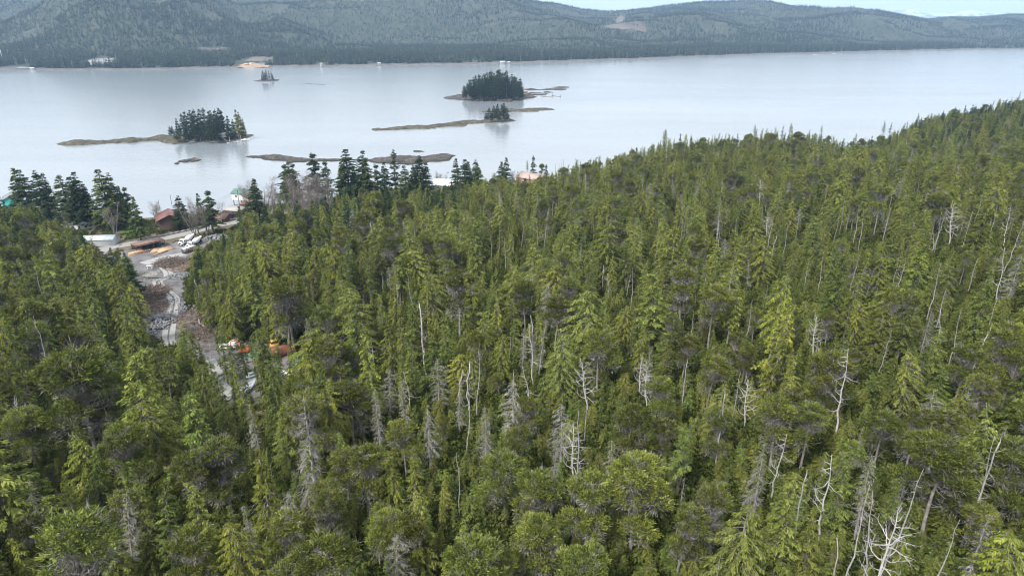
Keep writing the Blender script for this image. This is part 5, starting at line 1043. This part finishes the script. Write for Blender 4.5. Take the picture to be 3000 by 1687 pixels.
# ------------------------------------------------------------------ yard: trucks
def wheel(par, x_, y_, r_=.5, w_=.3, z=None):
    o = MB().lathe([(r_ * .55, -w_ / 2), (r_, -w_ / 2), (r_, w_ / 2), (r_ * .55, w_ / 2)], 14, (x_, y_, r_ if z is None else z), axis='y').build('wheel', M['rubber'], par)
    MB().lathe([(r_ * .5, -w_ / 2 - .01), (r_ * .5, w_ / 2 + .01)], 10, (x_, y_, r_ if z is None else z), axis='y').build('rim', M['chrome'], o)
def mixer(p, rz, label):
    t_ = thing('mixer_truck', label, 'truck', p, rz, 'concrete mixer trucks')       # local +x is the front
    MB().box((-.4, 0, .95), (8.6, .9, .3)).build('chassis', M['black'], t_)
    c_ = MB(); c_.box((2.5, 0, 1.9), (1.7, 2.3, 1.7)); c_.box((2.45, 0, 2.8), (1.5, 2.1, .35)); cab = c_.build('cab', M['white_paint'], t_)
    MB().box((3.33, 0, 2.25), (.06, 1.9, .7)).build('windscreen', M['glass'], cab)
    for s in (-1, 1): MB().box((2.55, s * 1.16, 2.25), (.9, .04, .6)).build('side_window', M['glass'], cab)
    h_ = MB(); h_.box((3.95, 0, 1.45), (1.3, 1.6, .95)); h_.box((3.95, 0, 1.98), (1.1, 1.4, .12)); h_.build('bonnet', M['white_paint'], t_)
    for s in (-1, 1): MB().box((3.9, s * 1.0, 1.15), (1.2, .45, .5)).build('mudguard', M['white_paint'], t_)
    MB().box((4.66, 0, .7), (.2, 2.2, .35)).build('bumper', M['chrome'], t_); MB().box((4.62, 0, 1.4), (.05, 1.1, .7)).build('grille', M['black'], t_)
    mm = rotm(0, -.22, 0); k_ = MB().lathe([(.35, 2.3), (.75, 2.15), (1.15, 1.2), (1.28, .2), (1.2, -.6), (.8, -1.8), (.5, -2.4), (.45, -2.5)], 20, (-1.2, 0, 2.55), axis='x', m=rotm(0, .2, 0)); d_ = k_.build('drum', M['white_paint'], t_, smooth=True)
    MB().box((1.2, 0, 1.9), (.25, 1.6, 1.6)).build('drum_stand', M['white_paint'], t_); MB().box((-3.4, 0, 2.0), (.25, 1.5, 1.8)).build('drum_stand', M['black'], t_)
    MB().box((-3.9, 0, 3.4), (.9, 1.0, .6), ry=.4).build('hopper', M['white_paint'], t_); MB().box((-4.5, 0, 2.0), (1.7, .5, .12), ry=-.9).build('chute', M['white_paint'], t_)
    for x_ in (3.7, -1.6, -2.9):
        for s in (-1, 1): wheel(t_, x_, s * 1.0)
    MB().tube([(1.5, 1.05, 1.5), (1.5, 1.05, 3.6)], .08, 6).build('exhaust', M['chrome'], t_)
a_, b_ = G(528, 722), G(572, 706); mixer((a_ + b_) / 2, yaw_of(b_, a_), 'white concrete mixer truck parked behind its twin, nearer the road')
a_, b_ = G(548, 730), G(596, 712); mixer((a_ + b_) / 2, yaw_of(b_, a_), 'white concrete mixer truck parked between its twin and the tree edge')
a_, b_ = G(536, 746), G(572, 736); t_ = thing('flatbed_truck', 'dark flatbed truck with a white flat top in front of the mixers', 'truck', (a_ + b_) / 2, yaw_of(b_, a_))
MB().box((0, 0, .9), (6.2, .9, .25)).build('chassis', M['black'], t_); cb = MB().box((2.0, 0, 1.7), (1.8, 2.1, 1.5)).build('cab', M['grey_siding'], t_); MB().box((2.92, 0, 2.0), (.05, 1.8, .6)).build('windscreen', M['glass'], cb)
MB().box((-.3, 0, 2.75), (5.8, 2.3, .15)).build('top', M['white_roof'], t_); MB().box((-1.2, 0, 1.2), (3.9, 2.2, .2)).build('flatbed', M['rusty_metal'], t_)
for x_ in (-2.9, .6): 
    for s in (-1, 1): MB().box((x_, s * 1.05, 2.0), (.12, .12, 1.5)).build('rack_post', M['black'], t_)
for x_ in (2.1, -1.8):
    for s in (-1, 1): wheel(t_, x_, s * .95, .45)
# sawmill shed
a_, b_ = G(398, 741), G(486, 722); rzs = yaw_of(a_, b_); sh_ = thing('sawmill_shed', 'open-fronted shed with a long rust-brown roof and dark inside', 'shed', (a_ + b_) / 2, rzs); Ls = math.hypot(*(b_ - a_)[:2])
MB().box((0, 2.6, 3.2), (Ls, 6.2, .18), rx=-.06).build('roof', M['rust_roof'], sh_); MB().box((0, -.56, 2.95), (Ls + .1, .12, .3)).build('fascia', M['rust_roof'], sh_); MB().box((0, 5.4, 1.3), (Ls - .4, .15, 3.4)).build('back_wall', M['brown_siding'], sh_)
for i in range(6): MB().box((-Ls / 2 + .4 + i * (Ls - .8) / 5, -.3, 1.3), (.22, .22, 3.3)).build('post', M['pole_wood'], sh_)
MB().box((Ls * .18, 2.2, .9), (5.5, 1.6, 1.2)).build('saw_bench', M['black'], sh_)
def lumber(px, py, L, Wd, Hh, rz, label, m='pale_wood', nx_=5, nz_=3):
    p = G(px, py) + np.array([0, 0, .22]); t_ = thing('lumber_stack', label, 'lumber', p, rz, 'lumber around the sawmill')
    for k in range(nz_):
        for j in range(nx_): MB().box((random.uniform(-.15, .15), (j - (nx_ - 1) / 2) * Wd / nx_, (k + .5) * Hh / nz_), (L * random.uniform(.85, 1), Wd / nx_ * .9, Hh / nz_ * .85), rz=random.uniform(-.02, .02)).build('board', M[m], t_)
lumber(482, 733, 8, 5, .35, rzs + .1, 'broad low stack of pale sawn boards at the shed end', nx_=8, nz_=1); lumber(455, 737, 6, 2.4, .6, rzs + .9, 'sawn boards fanned out before the shed'); lumber(425, 741, 6, 1.5, .9, rzs, 'squared dark timbers beside the shed post', 'log_bark')
lumber(400, 745, 7, 2, 1.1, rzs + .05, 'tall stack of boards at the dark end of the shed', 'pale_wood'); lumber(468, 745, 9, 1.2, .4, rzs + .35, 'long brown beams lying in front of the boards', 'log_bark', 3, 2)
t_ = thing('fuel_drum_rack', 'red drum standing by the shed post', 'drum', G(412, 738) + np.array([0, 0, .2])); MB().lathe([(.45, 0), (.45, 1.6), (.3, 1.7)], 12).build('drum', M['orange_paint'], t_); MB().box((0, 0, 1.75), (.3, .3, .12)).build('lid', M['black'], t_)
house('metal_shed', 'pale metal-roofed building beside the road behind the conifers', 'shed', G(290, 715), R(8), 16, 8, 3, 1.2, M['metal_roof'], M['metal_roof'], over=.3)
t_ = thing('gate_table', 'white flat-topped stand beside the gravel track', 'stand', G(441, 792) + np.array([0, 0, .2]), .1); MB().box((0, 0, 1.9), (2.4, 1.2, .15)).build('top', M['white_paint'], t_)
for dx in (-.8, .8): MB().box((dx, 0, .9), (.35, .5, 1.9)).build('leg', M['white_paint'], t_)
# logs, brush, boulders
def log(px, py, L, r_, rz, label, m='log_bark', lift=.3, tilt=0.0, group='logs beside the track'):
    p = G(px, py) + np.array([0, 0, lift + r_]); n_ = 6; s = np.linspace(-.5, .5, n_); pts_ = np.c_[s * L, np.cumsum(np.random.default_rng(int(px * 7 + py)).normal(0, .05, n_)), np.sin(s * 3) * .1 * L * 0]
    o = MB().tube(pts_, r_ * (1 - .35 * (s + .5)), 8).build('log', M[m]); o.location = [float(q) for q in p]; o.rotation_euler = (0, tilt, rz); o['label'] = label; o['category'] = 'log'; o['group'] = group
LG = [(430,846,11,.32,.12,'peeled_log','long pale log lying across the top of the brush heap'),(412,849,8,.25,.25,'peeled_log','shorter pale log beside the long one'),(420,822,4,.2,.9,'old_wood','grey log end pointing at the track'),(405,815,4,.22,-.5,'old_wood','grey snag lying at the left tree edge'),(432,803,5,.2,.1,'old_wood','grey log behind the rock heap'),(447,801,4.5,.2,.25,'peeled_log','pale log on the small driftwood heap'),
      (500,775,6,.3,.5,'log_bark','brown log sloping out of the stump heap'),(520,778,7,.28,.2,'log_bark','brown log along the front of the stump heap'),(535,770,6,.25,.35,'peeled_log','peeled log on the right of the stump heap'),(545,775,5,.25,-.1,'log_bark','short brown log near the forest edge'),(530,790,3.5,.25,0,'peeled_log','pale slab below the stump heap'),(515,798,3,.18,.5,'old_wood','small grey log in the rubble'),
      (585,948,5,.22,2.1,'peeled_log','pale split log pointing up the bank'),(592,955,4,.2,2.4,'peeled_log','second pale split log on the bank'),(575,965,4.5,.12,1.0,'old_wood','thin grey pole on the right bank'),(600,975,4,.16,1.9,'old_wood','grey forked branch on the right bank'),(570,985,4.5,.14,-.6,'old_wood','grey branch lying low on the right bank'),(610,985,4,.16,.5,'log_bark','brown broken log on the right bank'),(430,880,5,.14,-.6,'peeled_log','curved pale root on the brush heap'),(415,893,5,.14,-1.1,'log_bark','brown root at the foot of the brush heap'),
      (1010,1052,5,.2,.5,'old_wood','weathered log behind the big round cedar'),(850,1158,6,.2,.6,'old_wood','grey logs end beside the clearing')]
for px, py, L, r_, rz, m_, lb in LG: log(px, py, L, r_, rz, lb, m_)
def heap(name, label, cat, px, py, rad, hgt, m, n, piece, rng_seed, size):
    """many small pieces piled up: nobody could count them"""
    r = np.random.default_rng(rng_seed); p = G(px, py); mb = MB()
    for i in range(n):
        a = r.random() * 6.28; q = math.sqrt(r.random()); x_, y_ = p[0] + rad[0] * q * math.cos(a), p[1] + rad[1] * q * math.sin(a); zz = float(ground(x_, y_)) + .2 + hgt * (1 - q * q) * r.uniform(.6, 1)
        if piece == 'rock':
            k = r.uniform(.4, 1.2) * size; v = np.array([[1, 0, 0], [-1, 0, 0], [0, 1, 0], [0, -1, 0], [0, 0, 1], [0, 0, -1], [.7, .7, .6], [-.7, .7, .5], [.7, -.7, .5], [-.7, -.7, .6]]) * r.uniform(.6, 1.1, (10, 1)) * k * r.uniform(.7, 1.2, 3)
            v = v @ rotm(*(r.random(3) * 6)).T + (x_, y_, zz)
            mb.add(v, (), [[0, 6, 4], [6, 2, 4], [2, 7, 4], [7, 1, 4], [1, 9, 4], [9, 3, 4], [3, 8, 4], [8, 0, 4], [0, 5, 6], [6, 5, 2], [2, 5, 7], [7, 5, 1], [1, 5, 9], [9, 5, 3], [3, 5, 8], [8, 5, 0]])
        else:
            L = r.uniform(.6, 2.0) * size; d = unit(r.normal(0, 1, 3) * np.array([1, 1, .45])); md = d * L / 2 + r.normal(0, .12 * size, 3)
            mb.tube(np.array([(x_, y_, zz), (x_, y_, zz) + md, (x_, y_, zz) + d * L]), np.array([.07, .055, .02]) * size * r.uniform(.6, 1.6), 4, False)
    if piece != 'rock':
        a = np.linspace(0, 6.28, 15)[:-1]; v = [(p[0], p[1], float(p[2]) + hgt * .45)]
        for f_ in (.5, 1.0):
            for q in a: xx, yy = p[0] + rad[0] * f_ * math.cos(q), p[1] + rad[1] * f_ * math.sin(q); v.append((xx, yy, float(ground(xx, yy)) + .1 + hgt * .45 * (1 - f_ ** 2) * r.uniform(.6, 1.2)))
        n_ = 14; mb.add(v, [[1 + j, 1 + n_ + j, 1 + n_ + (j + 1) % n_, 1 + (j + 1) % n_] for j in range(n_)], [[0, 1 + j, 1 + (j + 1) % n_] for j in range(n_)])
    o = mb.build(name, m); o['kind'] = 'stuff'; o['label'] = label; return o
heap('brush_heap', 'heap of torn stumps and brown brush', 'heap', 500, 775, (7, 6), 2.4, M['debris'], 420, 'stick', 1, 1.6); heap('brush_heap', 'loose reddish wood waste beside the stump heap', 'heap', 535, 783, (7, 7), 1.0, M['slash'], 350, 'stick', 2, 1.2)
heap('brush_heap', 'big dark brush heap under the long pale log', 'heap', 432, 870, (6.5, 9), 2.6, M['debris'], 600, 'stick', 3, 1.6); heap('brush_heap', 'reddish brush below the dark heap', 'heap', 445, 905, (6, 6), 1.3, M['slash'], 300, 'stick', 4, 1.2)
heap('brush_heap', 'brush and roots on the right bank', 'heap', 595, 980, (6, 6), 1.4, M['debris'], 420, 'stick', 5, 1.3); heap('brush_heap', 'pale driftwood scraps by the white stand', 'heap', 436, 806, (5, 3), .7, M['old_wood'], 160, 'stick', 6, 1.0); heap('brush_heap', 'grey slash at the left tree edge', 'heap', 408, 822, (4.5, 5), .8, M['old_wood'], 160, 'stick', 7, 1.0)
heap('brush_heap', 'brown slash on the soil bank', 'heap', 560, 935, (5, 9), .8, M['debris'], 260, 'stick', 8, 1.1)
heap('rubble_heap', 'heap of grey blasted rock left of the track', 'heap', 450, 955, (6, 9), 1.6, M['boulder'], 420, 'rock', 11, .6); heap('rubble_heap', 'dark rock heap right of the upper bend', 'heap', 525, 815, (6, 6), 1.4, M['boulder'], 260, 'rock', 12, .55); heap('rubble_heap', 'low grey gravel mound in the yard', 'heap', 505, 762, (7, 4), 1.0, M['boulder'], 200, 'rock', 13, .35)
heap('rubble_heap', 'grey rock rubble right of the mixers', 'heap', 640, 702, (7, 4), 2.2, M['boulder'], 220, 'rock', 14, .7); heap('rubble_heap', 'scattered stones between brush and track', 'heap', 475, 900, (4, 9), .3, M['boulder'], 150, 'rock', 15, .4); heap('rubble_heap', 'scattered stones right of the track', 'heap', 540, 900, (4, 14), .3, M['boulder'], 170, 'rock', 16, .4)

# ------------------------------------------------------------------ boat yard
def Gu(px, py): return G(px, py) + np.array([0, 0, .22])
def car(px, py, rz, label, m, van=False):
    t_ = thing('van' if van else 'car', label, 'van' if van else 'car', Gu(px, py), rz); hh_ = 1.9 if van else 1.0
    b_ = MB(); s = [(-2.2, .45), (-2.2, hh_ * .95), (-2.0, hh_), (1.0, hh_), (1.5, .95), (2.2, .85), (2.25, .45)] if van else [(-2.2, .45), (-2.2, .9), (-1.9, .98), (1.0, .98), (2.1, .86), (2.25, .7), (2.25, .45)]
    v = [(x_, y_, z_) for y_ in (-.88, .88) for x_, z_ in s]; n_ = len(s)
    b_.add(v, [[i, i + 1, i + 1 + n_, i + n_] for i in range(n_ - 1)] + [[0, n_, 2 * n_ - 1, n_ - 1]], [[0, i + 1, i] for i in range(1, n_ - 1)] + [[n_, n_ + i, n_ + i + 1] for i in range(1, n_ - 1)]); b_.build('body', m, t_)
    if not van:
        v = [(x_ * 1.0, y_ * w_, z_) for w_, (xs, z_) in ((.84, ((-1.9, 1.1), .97)), (.68, ((-1.4, .4), 1.45))) for x_ in xs for y_ in (-1, 1)]
        MB().add(v, [[0, 1, 5, 4], [2, 6, 7, 3], [0, 4, 6, 2], [1, 3, 7, 5]]).build('glasshouse', M['glass'], t_); MB().box((-.5, 0, 1.47), (1.8, 1.34, .06)).build('roof', m, t_)
    else: MB().box((.9, 0, 1.5), (1.0, 1.8, .5)).build('window_band', M['glass'], t_)
    for x_ in (1.4, -1.4):
        for s_ in (-1, 1): wheel(t_, x_, s_ * .8, .33, .2)
car(691, 1016, R(70), 'white van parked at the far edge of the boat yard', M['white_paint'], True); car(668, 1024, R(10), 'pale car half hidden by conifers beside the van', M['white_paint']); car(858, 1104, R(160), 'white pickup-like car below the turquoise container', M['white_paint'])
car(440, 1165, R(20), 'blue and white car glimpsed through the trunks', M['blue_plastic']); car(812, 1100, R(15), 'pale grey car in the row behind the skiff', M['concrete']); car(838, 1102, R(15), 'white car in the row behind the skiff', M['white_paint']); car(745, 1105, R(40), 'grey-green car beyond the skiff bow', M['grey_green'])
t_ = thing('excavator', 'orange-red excavator at the back of the boat yard', 'excavator', Gu(722, 1040), R(160)); MB().box((0, 0, 1.4), (2.6, 2.2, 1.3)).build('body', M['orange_paint'], t_); c_ = MB().box((.9, .5, 2.5), (1.2, 1.1, 1.2)).build('cab', M['orange_paint'], t_); MB().box((1.0, .5, 2.65), (1.06, 1.14, .7)).build('cab_window', M['glass'], c_)
for s in (-1, 1): MB().lathe([(.38, -.25), (.42, -.2), (.42, .2), (.38, .25)], 12, (0, s * 1.05, .42), axis='y').add([(-1.6, s * 1.05 - .25, .05), (1.6, s * 1.05 - .25, .05), (1.6, s * 1.05 + .25, .05), (-1.6, s * 1.05 + .25, .05), (-1.6, s * 1.05 - .25, .8), (1.6, s * 1.05 - .25, .8), (1.6, s * 1.05 + .25, .8), (-1.6, s * 1.05 + .25, .8)], [[0, 1, 5, 4], [3, 7, 6, 2], [4, 5, 6, 7], [0, 4, 7, 3], [1, 2, 6, 5]]).build('crawler', M['black'], t_)
MB().tube([(1.2, -.3, 1.8), (3.2, -.3, 3.6), (5.0, -.3, 3.0)], [.25, .2, .15], 5).build('boom', M['orange_paint'], t_); MB().tube([(5.0, -.3, 3.0), (5.4, -.3, 1.0)], .14, 5).build('dipper', M['orange_paint'], t_); MB().box((5.3, -.3, .8), (.7, .9, .6), ry=.4).build('bucket', M['black'], t_)
def container(px, py, rz, label, m, L=6.1, doors=True):
    t_ = thing('shipping_container', label, 'container', Gu(px, py), rz); MB().box((0, 0, 1.3), (L, 2.44, 2.5)).build('box', m, t_)
    for i in range(int(L / .5)):
        for s in (-1, 1): MB().box((-L / 2 + .4 + i * .5, s * 1.235, 1.3), (.25, .05, 2.2)).build('rib', m, t_)
    if doors:
        for s in (-1, 1): MB().box((L / 2 + .03, s * .58, 1.3), (.06, 1.1, 2.3)).build('door', m, t_)
container(876, 1068, R(25), 'turquoise container with dark stains beside the forest edge', M['turquoise_paint'], 3.2); container(832, 1042, R(25), 'rust-brown container at the back of the yard', M['rusty_metal'], 6)
t_ = thing('tarp_load', 'green tarpaulin over a low load next to the excavator', 'tarp', Gu(735, 1044), .3); vv, qq, tt_ = [], [], []
X_, Y_2 = np.meshgrid(np.linspace(-1.8, 1.8, 9), np.linspace(-1.2, 1.2, 7), indexing='ij'); Z_ = 1.1 * (1 - (X_ / 1.9) ** 4) * (1 - (Y_2 / 1.3) ** 4) + .12 * vnoise(X_, Y_2, .6, 7)
link('tarp', grid_mesh('tarp', X_, Y_2, Z_, (M['green_tarp'],)), t_); MB().box((0, 0, .15), (3.0, 2.0, .3)).build('pallet', M['pale_wood'], t_)
t_ = thing('loader', 'yellow-orange loader among the conifers', 'loader', Gu(805, 1025), .5); MB().box((0, 0, 1.3), (2.6, 1.7, 1.1)).build('body', M['yellow_paint'], t_); c_ = MB().box((-.2, 0, 2.3), (1.2, 1.3, 1.1)).build('cab', M['yellow_paint'], t_); MB().box((-.2, 0, 2.4), (1.24, 1.34, .6)).build('cab_window', M['glass'], c_); MB().box((2.5, 0, .7), (.7, 2.2, .9), ry=-.3).build('bucket', M['black'], t_)
for x_ in (.9, -.9):
    for s in (-1, 1): wheel(t_, x_, s * .9, .6, .4)
a_, b_ = Gu(708, 1165), Gu(757, 1120); t_ = thing('aluminium_skiff', 'open silver aluminium skiff lying in the boat yard', 'boat', (a_ + b_) / 2 + np.array([0, 0, .25]), yaw_of(a_, b_)); hull(6.6, 2.3, .9).build('hull', M['aluminium'], t_)
for x_ in (-1.8, -.2, 1.2): MB().box((x_, 0, .62), (.3, 1.6, .06)).build('thwart', M['aluminium'], t_)
MB().box((-3.4, 0, .9), (.35, .35, .9)).build('outboard', M['black'], t_)
a_ = Gu(640, 1400); 
t_ = thing('boat_trailer', 'white boat trailer with a blue tank at the yard edge', 'trailer', Gu(712, 1192), R(50)); MB().box((0, 0, .6), (4.2, .15, .12)).box((0, .7, .6), (3.4, .12, .12)).box((0, -.7, .6), (3.4, .12, .12)).build('frame', M['white_paint'], t_); MB().box((.4, 0, 1.0), (1.6, 1.2, .8)).build('white_box', M['white_paint'], t_); MB().lathe([(.45, 0), (.45, .9), (.2, 1.0)], 12, (-1.3, 0, .6)).build('tank', M['blue_plastic'], t_)
for s in (-1, 1): wheel(t_, -.2, s * .9, .32, .2)
t_ = thing('truss_stack', 'stack of orange-red and pale steel trusses on the yard', 'steel', Gu(745, 1205), R(-20))
for k in range(7): 
    f_ = MB().box((0, k * .42 - 1.3, .5), (6.5, .1, .1)).build('chord', M['orange_paint' if k < 4 else 'pale_truss'], t_)
    for j in range(9): MB().box((-2.9 + j * .72, k * .42 - 1.1, .42), (.5, .08, .08), rz=.7 * (-1) ** j).build('brace', M['orange_paint' if k < 4 else 'pale_truss'], f_)
lumber(790, 1222, 5, 2.2, .8, R(-15), 'pale beams stacked right of the trusses', 'pale_truss', 5, 2); lumber(782, 1262, 4.5, 2.0, .9, R(-15), 'brown boards under the conifers behind the dark trunk', 'log_bark', 5, 3)
t_ = thing('skiff', 'small white boat seen through grey twigs at the yard edge', 'boat', Gu(752, 1222), R(-15)); hull(4.4, 1.7, .7).build('hull', M['white_paint'], t_); MB().box((-.6, 0, .5), (.3, 1.2, .06)).build('thwart', M['aluminium'], t_)

# ------------------------------------------------------------------ docks and marks by the islands
t_ = thing('dock_cabin', 'small grey cabin on a deck at the island shore', 'cabin', stand(649, 408) + np.array([0, 0, 2.2]), R(-10)); MB().box((0, 0, -.1), (8, 5, .3)).build('deck', M['old_wood'], t_)
MB().box((0, .4, 1.3), (6, 3.6, 2.5)).build('wall', M['grey_siding'], t_); MB().box((0, .3, 2.75), (7, 4.6, .2), rx=.12).build('roof', M['concrete'], t_)
for dx in (-3.4, 0, 3.4):
    for dy in (-2, 2): MB().box((dx, dy, -1.9), (.3, .3, 3.6)).build('post', M['pole_wood'], t_)
w_ = MB().box((-1.2, -1.42, 1.5), (1.4, .1, .9)).build('window', M['white_paint'], t_); MB().box((-1.2, -1.46, 1.5), (1.2, .08, .7)).build('pane', M['glass'], w_)
c0 = stand(649, 408) + np.array([1, -2.5, 2.2]); c1 = W(668, 419) + np.array([0, 0, .6]); t_ = thing('gangway', 'pale gangway sloping from the cabin to the float', 'gangway', (c0 + c1) / 2, yaw_of(c0, c1)); Lg = math.hypot(*(c1 - c0)[:2]); a_ = -math.atan2(c0[2] - c1[2], Lg)
MB().box((0, 0, 0), (Lg, 1.5, .15), ry=-a_).build('walkway', M['concrete'], t_)
for s in (-1, 1): MB().box((0, s * .75, .9), (Lg, .07, .1), ry=-a_).build('rail', M['concrete'], t_); MB().box((0, s * .75, .45), (Lg, .05, .06), ry=-a_).build('rail', M['concrete'], t_)
a_, b_ = W(664, 420), W(722, 415.5); t_ = thing('floating_dock', 'long low wooden float moored off the cabin', 'dock', (a_ + b_) / 2 + np.array([0, 0, .2]), yaw_of(a_, b_)); Ld = math.hypot(*(b_ - a_)[:2])
for i in range(6): MB().box((-Ld / 2 + (i + .5) * Ld / 6, 0, .1), (Ld / 6 - .12, 2.4, .5)).build('section', M['old_wood'], t_)
pole(674, 420, 399, 'pale mooring pile by the gangway foot', m='concrete', sea=True, kind='piling', group='piles of the island float'); pole(707, 417, 397, 'pale mooring pile beside the white motorboat', m='concrete', sea=True, kind='piling', group='piles of the island float')
t_ = thing('motorboat', 'white motorboat tied to the island float', 'boat', W(716, 414) + np.array([0, 3, .1]), R(8)); hull(8, 2.4, 1.1).build('hull', M['white_paint'], t_); MB().box((-.4, 0, 1.3), (2.0, 1.4, .7)).build('cuddy', M['white_roof'], t_)
pole(1630, 256, 243, 'day beacon standing on the outermost reef', r=.35, kind='day_beacon', cat='beacon', sea=True, m='concrete', group='marks on the reefs')
a_, b_ = W(1556, 277), W(1598, 278); t_ = thing('floating_dock', 'dock reaching out from the big wooded island', 'dock', (a_ + b_) / 2 + np.array([0, 0, 1.2]), yaw_of(a_, b_)); Ld = math.hypot(*(b_ - a_)[:2]); MB().box((0, 0, 0), (Ld, 3, .4)).build('deck', M['old_wood'], t_)
for i in range(4): MB().tube([(-Ld / 2 + i * Ld / 3, 1.3, -2), (-Ld / 2 + i * Ld / 3, 1.3, 1.5)], .2, 6).build('pile', M['pole_wood'], t_)
for (x0, y0, x1, y1, lb) in [(1588, 283, 1618, 285, 'outer float beyond the island dock'), (1618, 281, 1642, 284, 'boom of logs at the end of the island dock')]:
    a_, b_ = W(x0, y0), W(x1, y1); t_ = thing('floating_dock', lb, 'dock', (a_ + b_) / 2 + np.array([0, 0, .4]), yaw_of(a_, b_)); Ld = math.hypot(*(b_ - a_)[:2]); MB().box((0, 0, 0), (Ld, 2.2, .6)).build('deck', M['old_wood'], t_)
    for i in range(2): MB().tube([(-Ld / 2 + i * Ld, 0, -2), (-Ld / 2 + i * Ld, 0, 4 - 2 * i)], .25, 6).build('pile', M['pole_wood'], t_)
house('dock_hut', 'reddish hut where the dock meets the big island', 'hut', stand(1537, 277), 0, 8, 6, 3, 1.5, M['tan_siding'], M['rust_roof'])

# ------------------------------------------------------------------ far shore
def far_xy(px, py):
    d = ray(px, py); ts = np.linspace(1200, 5500, 6000); X_, Y_, Z_ = d[0] * ts, d[1] * ts, CAM_H + d[2] * ts; zt, _ = far_z(X_ / Y_, Y_); k = np.argmax(Z_ < np.maximum(zt, 0)); return np.array([X_[k], Y_[k], zt[k]])
def far_patch(name, poly, m, off=.8, res=6):
    w = np.array([far_xy(a, b_)[:2] for a, b_ in poly]); x0, y0 = w.min(0) - 3; x1, y1 = w.max(0) + 3
    X, Y = np.meshgrid(np.linspace(x0, x1, max(8, int((x1 - x0) / res))), np.linspace(y0, y1, max(8, int((y1 - y0) / res))), indexing='ij'); k = inpoly(X + 6 * vnoise(X, Y, 25, 62), Y + 14 * vnoise(X, Y, 25, 63), w)
    Zp, _ = far_z(X / Y, Y); link(name, grid_mesh(name, X, Y, Zp + off, (m,), keep=k), kind='structure')
pm('sandy_ground', (.26, .17, .10), .9, col2=(.34, .25, .17), nscale=.03, coord='World'); pm('grey_quarry', (.15, .155, .16), .9, col2=(.26, .265, .27), nscale=.03, coord='World'); pm('muskeg', (.085, .072, .06), .9, col2=(.14, .115, .10), nscale=.01, coord='World')
far_patch('cleared_ground', [(690,201),(700,190),(730,186),(800,188),(790,198),(740,201)], M['sandy_ground'], 1.0); far_patch('cleared_ground', [(715,181),(735,170),(800,168),(805,176),(760,184)], M['muskeg'], 1.0)
far_patch('cleared_ground', [(250,192),(245,182),(300,170),(340,172),(340,184),(300,196)], M['grey_quarry'], 1.0); far_patch('cleared_ground', [(20,203),(70,196),(105,198),(100,204)], M['grey_quarry'], 1.0)
for c in CLEAR[4:6] + [CLEAR[9], CLEAR[10], CLEAR[11]]: far_patch('muskeg', [(np.mean([q[0] for q in c]) + (a_ - np.mean([q[0] for q in c])) * .8, b_) for a_, b_ in c], M['muskeg'], 1.6, 12)
for px, py, L, D, wh, rz, w_, rf, lb in [(723,192,16,10,5,.1,'tan_siding','pale_wood','orange-tan building on the cleared far shore'),(735,191,12,9,5,.1,'white_paint','metal_roof','pale building next to the orange-tan one'),(772,191,26,10,5,0,'grey_green','green_roof','long green-grey building on the far shore'),(942,196,10,9,10,.2,'old_wood','old_wood','tall narrow boathouse at the far waterline'),
        (1111,190,12,9,5,.3,'concrete','metal_roof','pale house among trees on the far shore'),(1472,187,22,12,7,.2,'concrete','metal_roof','big pale house on the far shore beyond the island'),(1491,187,10,8,4,0,'concrete','metal_roof','small pale house beside the big one'),(2388,160,26,14,8,.1,'concrete','metal_roof','pale house on the right stretch of far shore'),
        (2443,158,22,14,8,.1,'concrete','metal_roof','pale house farther along the far shore'),(2186,168,20,10,4,0,'white_paint','white_roof','low white cabin at the far waterline'),(2150,170,16,9,3,0,'white_paint','white_roof','tiny white cabin at the far waterline'),(96,204,16,9,4,0,'concrete','metal_roof','pale sheds at the far left waterline')]:
    p = far_xy(px, py); house('far_house', lb, 'house', p, rz, L * .55, D * .6, wh * .6, 1.6, M[w_], M[rf], wins=[('f', -L / 8, wh * .36, 1.2, 1.2), ('f', L / 8, wh * .36, 1.2, 1.2)])
for i, (px, base, top) in enumerate([(10,185,146),(25,164,146),(43,164,148),(62,166,154)]):
    p = far_xy(px, base); v = -(top - 843.5) / FX; h_ = CAM_H + p[1] * (-SP + v * CP) / (CP + v * SP) - p[2]
    t_ = thing('radio_mast', ['pale radio mast, tallest at the left end of the far shore', 'pale radio mast with a stay beside the tallest', 'slim pale mast between two others across the water', 'short pale mast, last of the row across the water'][i], 'mast', p, 0, 'radio masts across the water'); MB().tube([(0, 0, -1), (0, 0, h_)], [.5, .35], 5).build('shaft', M['white_paint'], t_); MB().box((0, 0, h_ * .96), (2.4, .5, .4)).build('antenna', M['white_paint'], t_)
print('all', round(time.time() - T0, 1))
